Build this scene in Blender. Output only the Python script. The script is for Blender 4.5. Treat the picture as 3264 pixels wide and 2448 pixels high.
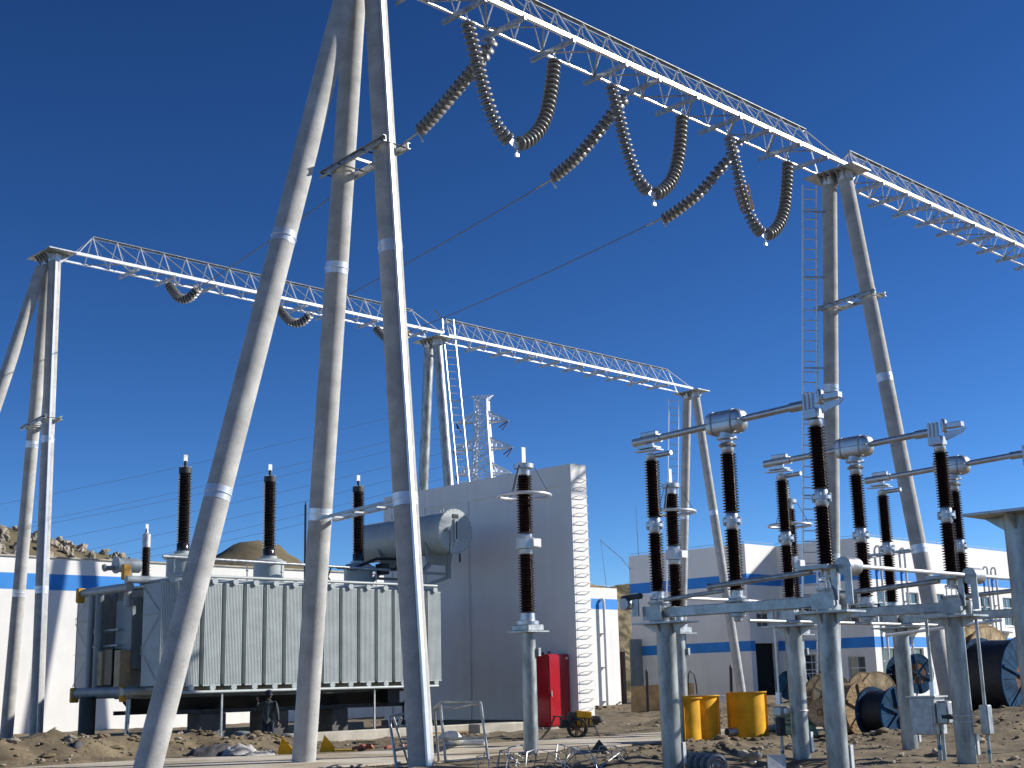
import bpy, bmesh, math, random
from mathutils import Vector, Matrix, noise
random.seed(7)
for _o in list(bpy.data.objects): bpy.data.objects.remove(_o, do_unlink=True)
SC = bpy.context.scene
COL = SC.collection
rad = math.radians

# ------------------------------------------------------------------ camera
# x = along the gantry beams (away to the right), y = away to the left, z = up; camera over the origin
FPX, YAW, PITCH, ROLL, CAMH = 4227.6, rad(44.678), rad(12.7436), rad(-1.4728), 1.5
_fw = Vector((math.sin(YAW)*math.cos(PITCH), math.cos(YAW)*math.cos(PITCH), math.sin(PITCH)))
_r0 = Vector((math.cos(YAW), -math.sin(YAW), 0)); _u0 = _r0.cross(_fw)
_rt = _r0*math.cos(ROLL) + _u0*math.sin(ROLL); _up = -_r0*math.sin(ROLL) + _u0*math.cos(ROLL)
CAMP = Vector((0, 0, CAMH))
cd = bpy.data.cameras.new('camera'); cam = bpy.data.objects.new('camera', cd); COL.objects.link(cam)
cd.sensor_width = 36; cd.lens = FPX*36/3264; cd.clip_start = .1; cd.clip_end = 9000
cam.matrix_world = Matrix(((_rt.x, _up.x, -_fw.x, 0), (_rt.y, _up.y, -_fw.y, 0), (_rt.z, _up.z, -_fw.z, CAMH), (0, 0, 0, 1)))
SC.camera = cam
SC.render.resolution_x, SC.render.resolution_y = 1024, 768

# ------------------------------------------------------------------ sky, sun, exposure
SUN_EL = rad(28)
_sh = (Vector((_r0.x, _r0.y, 0))*math.cos(rad(10)) + Vector((math.sin(YAW), math.cos(YAW), 0))*math.sin(rad(10))).normalized()
SUNV = Vector((_sh.x*math.cos(SUN_EL), _sh.y*math.cos(SUN_EL), math.sin(SUN_EL)))
W = bpy.data.worlds.new('World'); SC.world = W; W.use_nodes = True
nt = W.node_tree; bg = nt.nodes['Background']
sky = nt.nodes.new('ShaderNodeTexSky'); sky.sky_type = 'NISHITA'; sky.sun_disc = False
sky.sun_elevation = SUN_EL; sky.sun_rotation = math.atan2(_sh.x, _sh.y)
sky.altitude = 3800; sky.air_density = 1.0; sky.dust_density = .25; sky.ozone_density = 3.0
hs = nt.nodes.new('ShaderNodeHueSaturation'); hs.inputs['Saturation'].default_value = 1.15
gm = nt.nodes.new('ShaderNodeGamma'); gm.inputs[1].default_value = 1.4      # deep, contrasty high-altitude sky
nt.links.new(sky.outputs[0], hs.inputs['Color']); nt.links.new(hs.outputs[0], gm.inputs[0]); nt.links.new(gm.outputs[0], bg.inputs[0]); bg.inputs[1].default_value = .051
sl = bpy.data.lights.new('sun', 'SUN'); sun = bpy.data.objects.new('sun', sl); COL.objects.link(sun)
sl.energy = 5.0; sl.angle = rad(.53); sl.color = (1, .96, .885)
sun.rotation_euler = SUNV.to_track_quat('Z', 'Y').to_euler(); sun.location = (0, 0, 60)
SC.view_settings.view_transform = 'Standard'; SC.view_settings.look = 'None'
SC.view_settings.gamma = 1; SC.view_settings.exposure = 0.35; SC.view_settings.use_curve_mapping = False
SC.render.engine = 'CYCLES'

# ------------------------------------------------------------------ pixel -> place (a ray met with the plane the thing stands in)
def ray(x, y): return _fw + _rt*((x-1632)/FPX) - _up*((y-1224)/FPX)
def atz(x, y, z=0.0): d = ray(x, y); return CAMP + d*((z-CAMH)/d.z)
def ata(x, y, a): d = ray(x, y); return CAMP + d*(a/d.x)
def atb(x, y, b): d = ray(x, y); return CAMP + d*(b/d.y)
def atd(x, y, dep): return CAMP + ray(x, y)*dep

# ------------------------------------------------------------------ materials
MATS = {}
def mat(name, col, rough=.6, metal=0.0, var=.12, scale=3.0, bump=0.0, bscale=30.0, spec=None, col2=None, stretch=None, detail=4, coat=0, fac=(.35, .65), rvar=0, speck=0, streak=0):
    m = bpy.data.materials.new(name); m.use_nodes = True; MATS[name] = m
    t = m.node_tree; b = t.nodes['Principled BSDF']
    b.inputs['Roughness'].default_value = rough; b.inputs['Metallic'].default_value = metal
    if spec is not None: b.inputs['Specular IOR Level'].default_value = spec
    if coat: b.inputs['Coat Weight'].default_value = coat; b.inputs['Coat Roughness'].default_value = .1
    geo = t.nodes.new('ShaderNodeNewGeometry'); vec = geo.outputs['Position']
    if stretch:
        mp = t.nodes.new('ShaderNodeMapping'); mp.inputs['Scale'].default_value = stretch
        t.links.new(vec, mp.inputs[0]); vec = mp.outputs[0]
    n = t.nodes.new('ShaderNodeTexNoise'); n.inputs['Scale'].default_value = scale; n.inputs['Detail'].default_value = detail
    n.inputs['Roughness'].default_value = .62
    t.links.new(vec, n.inputs['Vector'])
    r = t.nodes.new('ShaderNodeValToRGB')
    c2 = col2 or tuple(max(0, c*(1-2*var)) for c in col)
    c1 = col if col2 else tuple(min(1, c*(1+var)) for c in col)
    r.color_ramp.elements[0].position = fac[0]; r.color_ramp.elements[1].position = fac[1]
    r.color_ramp.elements[0].color = (*c2, 1); r.color_ramp.elements[1].color = (*c1, 1)
    t.links.new(n.outputs['Fac'], r.inputs[0]); colout = r.outputs[0]
    def overlay(colout, sc, strength, lo, hi, stc=None, det=3):
        v2 = geo.outputs['Position']
        if stc:
            m2 = t.nodes.new('ShaderNodeMapping'); m2.inputs['Scale'].default_value = stc; t.links.new(v2, m2.inputs[0]); v2 = m2.outputs[0]
        n2 = t.nodes.new('ShaderNodeTexNoise'); n2.inputs['Scale'].default_value = sc; n2.inputs['Detail'].default_value = det; t.links.new(v2, n2.inputs['Vector'])
        mr2 = t.nodes.new('ShaderNodeMapRange'); mr2.inputs['From Min'].default_value = lo; mr2.inputs['From Max'].default_value = hi; mr2.inputs['To Min'].default_value = 1; mr2.inputs['To Max'].default_value = 1-strength
        t.links.new(n2.outputs['Fac'], mr2.inputs[0])
        mx = t.nodes.new('ShaderNodeVectorMath'); mx.operation = 'SCALE'; t.links.new(colout, mx.inputs[0]); t.links.new(mr2.outputs[0], mx.inputs['Scale'])
        return mx.outputs[0]
    if speck: colout = overlay(colout, 26, speck, .60, .68)
    if streak: colout = overlay(colout, 1.0, streak, .48, .75, (2.6, 2.6, .16), 6)
    t.links.new(colout, b.inputs['Base Color'])
    if rvar:
        mr = t.nodes.new('ShaderNodeMapRange'); mr.inputs['To Min'].default_value = max(.05, rough-rvar); mr.inputs['To Max'].default_value = min(1, rough+rvar)
        t.links.new(n.outputs['Fac'], mr.inputs[0]); t.links.new(mr.outputs[0], b.inputs['Roughness'])
    if bump:
        nb = t.nodes.new('ShaderNodeTexNoise'); nb.inputs['Scale'].default_value = bscale; nb.inputs['Detail'].default_value = 5
        t.links.new(geo.outputs['Position'], nb.inputs['Vector'])
        bp = t.nodes.new('ShaderNodeBump'); bp.inputs['Strength'].default_value = bump; bp.inputs['Distance'].default_value = .03
        t.links.new(nb.outputs['Fac'], bp.inputs['Height']); t.links.new(bp.outputs[0], b.inputs['Normal'])
    return m
mat('concrete_pole', (.485, .478, .455), .9, 0, .11, 1.9, .16, 40, stretch=(1, 1, 1.3), detail=10, speck=.22, streak=.12, spec=.25)
mat('galvanised', (.46, .48, .48), .42, .6, .16, 6, rvar=.1, streak=.12)
mat('galvanised_dull', (.36, .375, .37), .55, .5, .15, 5)
mat('galvanised_bright', (.78, .79, .80), .32, .45, .05, 5)
mat('galvanised_post', (.42, .435, .42), .45, .65, .24, 5, stretch=(1, 1, .35), detail=7, rvar=.12, speck=.15, streak=.2)
mat('aluminium', (.55, .56, .57), .36, .75, .06, 6)
mat('porcelain_brown', (.028, .014, .012), .12, 0, .15, 4, spec=.6)
mat('porcelain_grey', (.215, .215, .215), .34, 0, .12, 9, spec=.6)
mat('porcelain_dark', (.030, .024, .024), .16, 0, .15, 4, spec=.6)
mat('zinc_cap', (.55, .56, .56), .5, .4, .12, 7)
mat('white_plaster', (.84, .825, .785), .9, 0, .03, .6, .08, 25, detail=7, streak=.055)
mat('grey_plaster', (.60, .61, .62), .9, 0, .05, .5, .06, 25, detail=7)
mat('blue_paint', (.024, .25, .70), .7, 0, .06, 1.2)
mat('radiator_paint', (.43, .47, .465), .42, 0, .06, 2, streak=.10)
mat('tank_paint', (.26, .30, .30), .45, 0, .10, 2)
mat('dark_steel', (.05, .052, .055), .6, .2, .2, 4)
mat('red_paint', (.46, .008, .018), .22, 0, .06, 1.5, coat=.5)
mat('yellow_paint', (.76, .385, .014), .65, 0, .12, 2.5, speck=.15, streak=.2, spec=.25)
mat('yellow_valve', (.70, .36, .03), .5, 0, .1, 4)
mat('tan_paint', (.50, .36, .20), .6, 0, .1, 4)
mat('dirt', (.235, .183, .108), .98, 0, .2, 1.3, 1.0, 9, col2=(.092, .067, .037), detail=12, speck=.3)
mat('road_concrete', (.56, .505, .41), .95, 0, .12, .55, .45, 18, detail=11, col2=(.36, .295, .205), fac=(.38, .56), spec=.2)
mat('kerb_concrete', (.50, .46, .38), .93, 0, .15, 1.4, .3, 30, detail=8)
mat('dark_concrete', (.13, .125, .12), .95, 0, .15, 2, .3, 20)
mat('rock', (.37, .32, .25), .95, 0, .2, 1.2, .8, 5, detail=8)
mat('hill_soil', (.185, .14, .082), 1, 0, .2, .5, .9, 2.2, col2=(.10, .088, .045), detail=9)
mat('hill_slide', (.30, .24, .14), 1, 0, .2, .9, 1.0, 1.6, col2=(.09, .078, .035), stretch=(1.2, 1.2, .28), detail=9, fac=(.42, .58))
mat('wood', (.36, .25, .14), .9, 0, .25, 3, .3, 40, stretch=(1, 1, 6), spec=.12, speck=.2)
mat('pale_wood', (.56, .43, .26), .9, 0, .2, 3, .25, 30, spec=.12, streak=.2)
mat('plywood', (.50, .335, .165), .75, 0, .16, 2.2, .1, 30, detail=7)
mat('drum_blue', (.012, .062, .135), .8, 0, .28, 3, .25, 30, detail=6, spec=.15, streak=.25)
mat('cable_black', (.012, .012, .013), .42, 0, .3, 6, .5, 60)
mat('rubber', (.02, .02, .02), .7, 0, .2, 6)
mat('rust', (.20, .085, .04), .8, .2, .25, 8)
mat('glass', (.035, .05, .06), .06, 0, .1, 1, spec=.8)
mat('frame_white', (.62, .63, .64), .5, 0, .05, 3)
mat('interior_dark', (.012, .012, .014), .9, 0, .1, 1)  # near-black colour stands in for the darkness of unlit rooms
mat('brick', (.36, .13, .075), .9, 0, .2, 4, .4, 30)
mat('line_wire', (.34, .36, .40), .6, .2, .1, 3)
mat('wire', (.22, .21, .21), .5, .5, .1, 3)
mat('green_hose', (.20, .40, .31), .3, 0, .15, 5, spec=.6)
mat('cloth_white', (.44, .42, .39), .9, 0, .15, 4, .3, 20)
mat('cloth_dark', (.075, .07, .075), .85, 0, .2, 5, .3, 25)
mat('jacket', (.075, .082, .078), .85, 0, .25, 6, .5, 25)
mat('trousers', (.035, .042, .065), .9, 0, .2, 6, .4, 25)
mat('grey_cloth', (.20, .215, .215), .9, 0, .2, 6, .5, 20)
mat('cap_cloth', (.012, .014, .035), .85, 0, .2, 6)
mat('skin', (.42, .235, .15), .6, 0, .08, 10)
mat('label_white', (.75, .75, .74), .5, 0, .02, 5)
mat('plate_black', (.015, .015, .016), .4, 0, .1, 5)
mat('tape_blue', (.03, .20, .36), .5, 0, .1, 5)
mat('gauge_white', (.6, .62, .6), .35, 0, .05, 4)

# ------------------------------------------------------------------ mesh builder
def frame_of(d, up=Vector((0, 0, 1))):
    d = d.normalized()
    if abs(d.dot(up)) > .985: up = Vector((1, 0, 0)) if abs(d.x) < .9 else Vector((0, 1, 0))
    s = d.cross(up).normalized(); u = s.cross(d).normalized()
    return s, u
class MB:
    def __init__(self): self.v = []; self.f = []
    def add(self, vs, fs):
        n = len(self.v); self.v += [Vector(p) for p in vs]; self.f += [tuple(i+n for i in q) for q in fs]; return self
    def box(self, x0, x1, y0, y1, z0, z1):
        return self.add([(x0, y0, z0), (x1, y0, z0), (x1, y1, z0), (x0, y1, z0), (x0, y0, z1), (x1, y0, z1), (x1, y1, z1), (x0, y1, z1)],
                        [(0, 3, 2, 1), (4, 5, 6, 7), (0, 1, 5, 4), (1, 2, 6, 5), (2, 3, 7, 6), (3, 0, 4, 7)])
    def sec(self, p, q, prof, up=Vector((0, 0, 1))):
        p, q = Vector(p), Vector(q); s, u = frame_of(q-p, Vector(up)); n = len(prof)
        vs = [p+s*a+u*b for a, b in prof] + [q+s*a+u*b for a, b in prof]
        fs = [(i, (i+1) % n, n+(i+1) % n, n+i) for i in range(n)] + [tuple(range(n-1, -1, -1)), tuple(range(n, 2*n))]
        return self.add(vs, fs)
    def bar(self, p, q, w, h=None, up=(0, 0, 1)):
        h = h or w
        return self.sec(p, q, [(-w/2, -h/2), (w/2, -h/2), (w/2, h/2), (-w/2, h/2)], up)
    def angle(self, p, q, s=.1, t=.012, up=(0, 0, 1), fx=1, fz=1):
        pr = [(0, 0), (s*fx, 0), (s*fx, t*fz), (t*fx, t*fz), (t*fx, s*fz), (0, s*fz)]
        if fx*fz < 0: pr = pr[::-1]
        return self.sec(p, q, pr, up)
    def channel(self, p, q, w=.08, h=.16, t=.012, up=(0, 0, 1), fx=1):
        pr = [(0, -h/2), (w*fx, -h/2), (w*fx, -h/2+t), (t*fx, -h/2+t), (t*fx, h/2-t), (w*fx, h/2-t), (w*fx, h/2), (0, h/2)]
        if fx < 0: pr = pr[::-1]
        return self.sec(p, q, pr, up)
    def lathe(self, base, axis, prof, n=20, caps=True):
        base = Vector(base); axis = Vector(axis).normalized(); s, u = frame_of(axis)
        vs = []; fs = []; m = len(prof)
        cs = [(math.cos(2*math.pi*k/n), math.sin(2*math.pi*k/n)) for k in range(n)]
        for r, h in prof:
            c = base+axis*h
            vs += [c + s*(r*a) + u*(r*b) for a, b in cs]
        for i in range(m-1):
            for k in range(n):
                k2 = (k+1) % n
                fs.append((i*n+k, (i+1)*n+k, (i+1)*n+k2, i*n+k2))
        if caps:
            fs.append(tuple(range(n))); fs.append(tuple((m-1)*n+k for k in range(n-1, -1, -1)))
        return self.add(vs, fs)
    def cyl(self, p, q, r0, r1=None, n=16, caps=True):
        p, q = Vector(p), Vector(q); L = (q-p).length
        return self.lathe(p, q-p, [(r0, 0), (r0 if r1 is None else r1, L)], n, caps)
    def tube(self, pts, r, n=8, closed=False):
        pts = [Vector(p) for p in pts]; m = len(pts); vs = []; fs = []; pu = None
        for i, p in enumerate(pts):
            a = pts[(i-1) % m] if (closed or i > 0) else p; b = pts[(i+1) % m] if (closed or i < m-1) else p
            d = (b-a).normalized()
            if pu is None: s, u = frame_of(d)
            else:
                s = d.cross(pu); s = s.normalized() if s.length > 1e-5 else frame_of(d)[0]; u = s.cross(d).normalized()
            pu = u; rr = r[i] if isinstance(r, (list, tuple)) else r
            vs += [p + s*(rr*math.cos(2*math.pi*k/n)) + u*(rr*math.sin(2*math.pi*k/n)) for k in range(n)]
        for i in range(m if closed else m-1):
            j = (i+1) % m
            for k in range(n):
                k2 = (k+1) % n; fs.append((i*n+k, i*n+k2, j*n+k2, j*n+k))
        if not closed: fs += [tuple(range(n-1, -1, -1)), tuple((m-1)*n+k for k in range(n))]
        return self.add(vs, fs)
    def torus(self, c, axis, R, r, n=40, k=10):
        c = Vector(c); s, u = frame_of(Vector(axis))
        return self.tube([c + s*(R*math.cos(2*math.pi*i/n)) + u*(R*math.sin(2*math.pi*i/n)) for i in range(n)], r, k, True)
    def prism(self, poly, d):
        n = len(poly); d = Vector(d); vs = [Vector(p) for p in poly]; vs += [p+d for p in vs]
        return self.add(vs, [tuple(range(n-1, -1, -1)), tuple(range(n, 2*n))] + [(i, (i+1) % n, n+(i+1) % n, n+i) for i in range(n)])
    def blob(self, c, rx, ry, rz, seed=0, amp=.25, nu=10, nv=7, fr=1.4):
        c = Vector(c); vs = []; fs = []
        def pt(d):
            k = 1+amp*noise.noise(Vector((d.x*fr+seed*7.3, d.y*fr+seed*3.1, d.z*fr)))*2
            return c + Vector((d.x*rx, d.y*ry, d.z*rz))*k
        vs.append(pt(Vector((0, 0, 1))))
        for i in range(1, nv):
            th = math.pi*i/nv
            for j in range(nu):
                ph = 2*math.pi*j/nu; vs.append(pt(Vector((math.sin(th)*math.cos(ph), math.sin(th)*math.sin(ph), math.cos(th)))))
        vs.append(pt(Vector((0, 0, -1)))); e = len(vs)-1
        for j in range(nu):
            fs.append((0, 1+j, 1+(j+1) % nu)); fs.append((e, 1+(nv-2)*nu+(j+1) % nu, 1+(nv-2)*nu+j))
        for i in range(nv-2):
            for j in range(nu):
                j2 = (j+1) % nu; a = 1+i*nu; b = a+nu; fs.append((a+j, b+j, b+j2, a+j2))
        return self.add(vs, fs)
    def mesh(self, name, m, org=Vector((0, 0, 0)), sharp=38, bevel=0, flat=False):
        me = bpy.data.meshes.new(name); me.from_pydata([p-org for p in self.v], [], self.f); 
        if bevel or True:
            bm = bmesh.new(); bm.from_mesh(me)
            bmesh.ops.recalc_face_normals(bm, faces=bm.faces)
            if bevel:
                es = [e for e in bm.edges if len(e.link_faces) == 2 and e.calc_face_angle(0) > rad(50)]
                bmesh.ops.bevel(bm, geom=es, offset=bevel, segments=1, affect='EDGES', clamp_overlap=True)
            bm.to_mesh(me); bm.free()
        if not flat:
            me.polygons.foreach_set('use_smooth', [True]*len(me.polygons)); me.set_sharp_from_angle(angle=rad(sharp))
        me.materials.append(MATS[m]); return me
ORG = {}
def link(name, me, parent=None, org=Vector((0, 0, 0))):
    o = bpy.data.objects.new(name, me); COL.objects.link(o)
    if parent: o.parent = parent
    else: o.location = org
    ORG[o] = ORG[parent] if parent else Vector(org)
    return o
def part(mb, name, m, parent, **k):
    return link(name, mb.mesh(name, m, ORG[parent], **k), parent)
def tag(o, label, cat, group=None, kind=None):
    if label: o['label'] = label
    if cat: o['category'] = cat
    if group: o['group'] = group
    if kind: o['kind'] = kind
    return o
def thing(name, label, cat, loc, group=None):
    o = bpy.data.objects.new(name, None); COL.objects.link(o); o.location = loc; ORG[o] = Vector(loc); o.empty_display_size = .3
    return tag(o, label, cat, group)
def solo(mb, name, m, label, cat, loc, group=None, kind=None, **k):
    loc = Vector(loc); return tag(link(name, mb.mesh(name, m, loc, **k), None, loc), label, cat, group, kind)
def struct(mb, name, m, loc=(0, 0, 0), kind='structure', label=None, **k):
    loc = Vector(loc); o = link(name, mb.mesh(name, m, loc, **k), None, loc); o['kind'] = kind
    if label: o['label'] = label
    return o
def copy_tree(root, loc, label=None, sub=None):
    r = root.copy(); COL.objects.link(r); r.location = loc; ORG[r] = Vector(loc)
    if label: r['label'] = label
    def rec(a, b):
        for ch in [c for c in KIDS.get(a, [])]:
            c = ch.copy(); COL.objects.link(c); c.parent = b; ORG[c] = ORG[r]; rec(ch, c)
    rec(root, r); return r
KIDS = {}
def index_children():
    KIDS.clear()
    for o in COL.objects:
        if o.parent: KIDS.setdefault(o.parent, []).append(o)
V3 = Vector

# ================================================================== ground, road, hills
MOUNDS = [(50, 44.5, 4, 1.2, .25), (15.2, 30.6, 2.6, 1.3, .42), (18.2, 31.0, 1.5, .9, .40), (20.3, 30.2, 1.3, .8, .36), (13.0, 32.0, 3, 1.6, .35), (17.0, 33.8, 2.2, .8, .30), (20.9, 31.3, .8, .7, .30),
          (24.4, 18.6, 2.2, .55, .17), (21.4, 16.6, 2.2, .7, .12), (27.6, 16.6, 2.5, .7, .16), (30.5, 15.0, 3, 1.4, .25), (36, 17, 4, 2.5, .35), (40, 18, 5, 4, .22),
          (36.5, 28.5, 2.5, 1.5, .40), (34.6, 23.4, 2.0, .9, .32), (44, 33, 3, 2, .45), (58, 40, 9, 5, .55), (52, 33, 5, 3, .5), (50, 28, 5, 3, .35), (27.0, 19.2, 1.2, .5, .14), (62, 48, 5, 3, .3)]
ROADP = [(-40, 21.6), (34.5, 21.6), (36.5, 25.6), (19.5, 25.9), (16.4, 28.5), (-40, 28.5)]
def in_poly(x, y, P):
    c = False; n = len(P); j = n-1
    for i in range(n):
        if (P[i][1] > y) != (P[j][1] > y) and x < (P[j][0]-P[i][0])*(y-P[i][1])/(P[j][1]-P[i][1])+P[i][0]: c = not c
        j = i
    return c
def sstep(t): t = max(0, min(1, t)); return t*t*(3-2*t)
def gz(x, y):
    if 18.6 < x < 32.2 and 33.0 < y < 40.6: return -.3
    d = math.hypot(x, y)
    n = noise.fractal(Vector((x*.55, y*.55, 1.7)), 1, 2, 5)*.07 + noise.fractal(Vector((x*1.9, y*1.9, 4.7)), 1, 2, 4)*.055
    n += abs(noise.noise(Vector((x*.9, y*.9, 9))))*.08 + abs(noise.noise(Vector((x*3.1, y*3.1, 2))))*.045
    n *= sstep((130-d)/60)
    z = n - .03
    for mx, my, sx, sy, h in MOUNDS:
        q = ((x-mx)/sx)**2+((y-my)/sy)**2
        if q < 9: z += h*math.exp(-q)*(1+.45*noise.noise(Vector((x*1.6, y*1.6, 3))))
    # the road and the strip by the pit wall stay level
    if in_poly(x, y, ROADP): z = min(z, -.025)
    if 18.3 < x < 34 and 31.9 < y < 33.0: z = min(z, .02)
    return z
def axis_grid(lo, hi, step, far0, far1):
    a = []; t = lo
    while t < hi+1e-6: a.append(t); t += step
    s = step; t = lo
    while t > far0: s *= 1.35; t -= s; a.insert(0, t)
    s = step; t = hi
    while t < far1: s *= 1.35; t += s; a.append(t)
    return a
xs = axis_grid(9, 46, .27, -3500, 6000); ys = axis_grid(5, 44, .27, -3500, 6000)
g = MB(); nx, ny = len(xs), len(ys)
g.v = [Vector((x, y, gz(x, y))) for y in ys for x in xs]
g.f = [(j*nx+i, j*nx+i+1, (j+1)*nx+i+1, (j+1)*nx+i) for j in range(ny-1) for i in range(nx-1)]
me = bpy.data.meshes.new('ground'); me.from_pydata(g.v, [], g.f); me.polygons.foreach_set('use_smooth', [True]*len(me.polygons)); me.materials.append(MATS['dirt'])
go = link('ground', me); go['kind'] = 'structure'
rd = MB().prism([(x, y, -.02) for x, y in ROADP], (0, 0, .045)); struct(rd, 'road', 'road_concrete')
# ragged earth lip on the road edges
def hill(name, m, cx, cy, ext, hfun, n=60, ang=0):
    h = MB(); 
    for j in range(n+1):
        for i in range(n+1):
            u = -1+2*i/n; v = -1+2*j/n
            x = cx+u*ext[0]*math.cos(ang)-v*ext[1]*math.sin(ang); y = cy+u*ext[0]*math.sin(ang)+v*ext[1]*math.cos(ang)
            h.v.append(Vector((x, y, hfun(u, v, x, y))))
    h.f = [(j*(n+1)+i, j*(n+1)+i+1, (j+1)*(n+1)+i+1, (j+1)*(n+1)+i) for j in range(n) for i in range(n)]
    return struct(h, name, m, sharp=80)
def nz(x, y, s, o=4): return noise.fractal(Vector((x*s, y*s, .37)), 1, 2, o)
# stony ridge behind the long white building, running down to the right
def ridge(u, v, x, y):
    t = (u+1)/2
    top = 16.0 - 2.3*sstep((x-36)/17)
    return top*math.exp(-(v*1.25)**2) + nz(x, y, .12)*.4 + nz(x, y, .5)*.25 - 2.6
rid = hill('ridge', 'hill_soil', 43, 92, (40, 20), ridge, 70, 0)
def cone(u, v, x, y):
    d = math.hypot(u, v); return 14.4*(1-math.sqrt(d*d+.0016)*1.05+.03) + nz(x, y, .22)*.7 + nz(x, y, .9)*.25 - .8
hill('soil_hill', 'hill_soil', 59.3, 90, (22, 22), cone, 44)
def slide(u, v, x, y):
    return 13*sstep((v+.9)/1.3)*(1-.35*abs(u)) + nz(x, y, .3)*.6 + abs(nz(x*2.2, y, .2))*.8 - .5
hill('landslip_hill', 'hill_slide', 84, 86, (26, 18), slide, 60, rad(-25))
def far1(u, v, x, y): return 60*math.exp(-(v*1.6)**2)*(.55+.45*nz(x, y, .004)) - 8
hill('far_hills', 'hill_soil', 420, 480, (420, 90), far1, 50, rad(-45))

# ================================================================== buildings
def wall_mesh(axis, pos, u0, u1, z0, z1, ops, depth=.22):
    """front skin of a wall with real openings and reveals; axis A runs along x and faces -y, axis B runs along y and faces -x"""
    mb = MB()
    def P(u, w, z): return (u, pos+w, z) if axis == 'A' else (pos+w, u, z)
    us = sorted({u0, u1, *[o[0] for o in ops], *[o[1] for o in ops]}); zs = sorted({z0, z1, *[o[2] for o in ops], *[o[3] for o in ops]})
    for i in range(len(us)-1):
        for j in range(len(zs)-1):
            uc = (us[i]+us[i+1])/2; zc = (zs[j]+zs[j+1])/2
            if any(o[0] < uc < o[1] and o[2] < zc < o[3] for o in ops): continue
            mb.add([P(us[i], 0, zs[j]), P(us[i+1], 0, zs[j]), P(us[i+1], 0, zs[j+1]), P(us[i], 0, zs[j+1])], [(0, 1, 2, 3)])
    for a, b, c, d in ops:
        q = [(a, c), (b, c), (b, d), (a, d)]
        for k in range(4):
            (ua, za), (ub, zb) = q[k], q[(k+1) % 4]
            mb.add([P(ua, 0, za), P(ub, 0, zb), P(ub, depth, zb), P(ua, depth, za)], [(0, 1, 2, 3)])
    # thickness behind the skin so that the wall is solid from the side
    mb.add([P(u0, .001, z1), P(u1, .001, z1), P(u1, .35, z1), P(u0, .35, z1)], [(0, 1, 2, 3)])
    return mb
def window(parent, axis, pos, a, b, c, d, mull=1, trans=.36):
    def bx(mb, u0, u1, w0, w1, z0, z1):
        return mb.box(u0, u1, pos+w0, pos+w1, z0, z1) if axis == 'A' else mb.box(pos+w0, pos+w1, u0, u1, z0, z1)
    fr = MB(); t = .06
    for q in ((a, b, c, c+t), (a, b, d-t, d), (a, a+t, c+t, d-t), (b-t, b, c+t, d-t)): bx(fr, q[0], q[1], .10, .17, q[2], q[3])
    zt = d-(d-c)*trans
    w = part(fr, 'window', 'frame_white', parent)
    tr = MB(); bx(tr, a+t, b-t, .105, .165, zt-.03, zt+.03)
    for k in range(1, mull+1):
        u = a+(b-a)*k/(mull+1); bx(tr, u-.025, u+.025, .105, .165, c+t, zt-.03); bx(tr, u-.025, u+.025, .105, .165, zt+.03, d-t)
    part(tr, 'glazing_bar', 'frame_white', w)
    uu = [a+t+.0]+[a+(b-a)*k/(mull+1) for k in range(1, mull+1)]+[b-t]
    for k in range(mull+1):
        for z0, z1 in ((c+t, zt-.03), (zt+.03, d-t)):
            gl = MB(); bx(gl, uu[k]+(.025 if k else 0), uu[k+1]-(.025 if k < mull else 0), .13, .14, z0, z1); part(gl, 'pane', 'glass', w)
    sl_ = MB(); bx(sl_, a-.06, b+.06, -.05, .10, c-.07, c-.002); part(sl_, 'sill', 'white_plaster', w)
    return w
def stripes(parent, axis, pos, u0, u1, bands, ops=()):
    for z0, z1 in bands:
        cuts = sorted([(max(u0, o[0]), min(u1, o[1])) for o in ops if o[2] < z1 and o[3] > z0]); u = u0; seg = []
        for a, b in cuts:
            if a > u: seg.append((u, a))
            u = max(u, b)
        if u < u1: seg.append((u, u1))
        for a, b in seg:
            mb = MB(); mb.box(a, b, pos-.004, pos+.02, z0, z1) if axis == 'A' else mb.box(pos-.004, pos+.02, a, b, z0, z1)
            part(mb, 'blue_band', 'blue_paint', parent)

# long white building at the left
LB = thing('long_building', 'long low white building with one blue band behind the transformer', 'building', (35, 55.5, 0))
part(wall_mesh('A', 55.5, 6, 58, -.4, 7.36, []), 'front_wall', 'white_plaster', LB)
part(MB().box(6, 58, 55.86, 65, -.4, 7.25), 'body', 'white_plaster', LB)
stripes(LB, 'A', 55.5, 6, 58, [(5.98, 6.67)])
cp = MB().box(5.9, 58.1, 55.43, 55.82, 7.363, 7.43); part(cp, 'parapet_cap', 'kerb_concrete', LB)
# small white building seen past the fire wall
SBY = 46.5
SB = thing('small_building', 'small white flat-roofed building with a gooseneck downpipe on its wall', 'building', (50.5, SBY, 0))
SX1 = atb(1966, 1876, SBY).x; SZ1 = atb(1966, 1876, SBY).z
part(wall_mesh('A', SBY, 47, SX1, -.4, SZ1, []), 'front_wall', 'white_plaster', SB)
part(MB().box(47, SX1, SBY+.36, 54, -.4, SZ1-.08), 'body', 'white_plaster', SB)
stripes(SB, 'A', SBY, 47, SX1, [(atb(1950, 1943, SBY).z, atb(1950, 1910, SBY).z)])
def downpipe(parent, x, y, z0, z1, r=.075, off=.16):
    mb = MB().tube([(x, y-off, z0), (x, y-off, z1-.12), (x, y-off, z1-.02), (x, y-off+.05, z1+.06), (x, y+.02, z1+.06)], r, 10); o = part(mb, 'downpipe', 'frame_white', parent)
    z = z0+.5
    while z < z1-.3: part(MB().box(x-r-.03, x+r+.03, y-off-.02, y+.0, z, z+.05), 'pipe_clip', 'frame_white', o); z += 1.7
    return o
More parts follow.
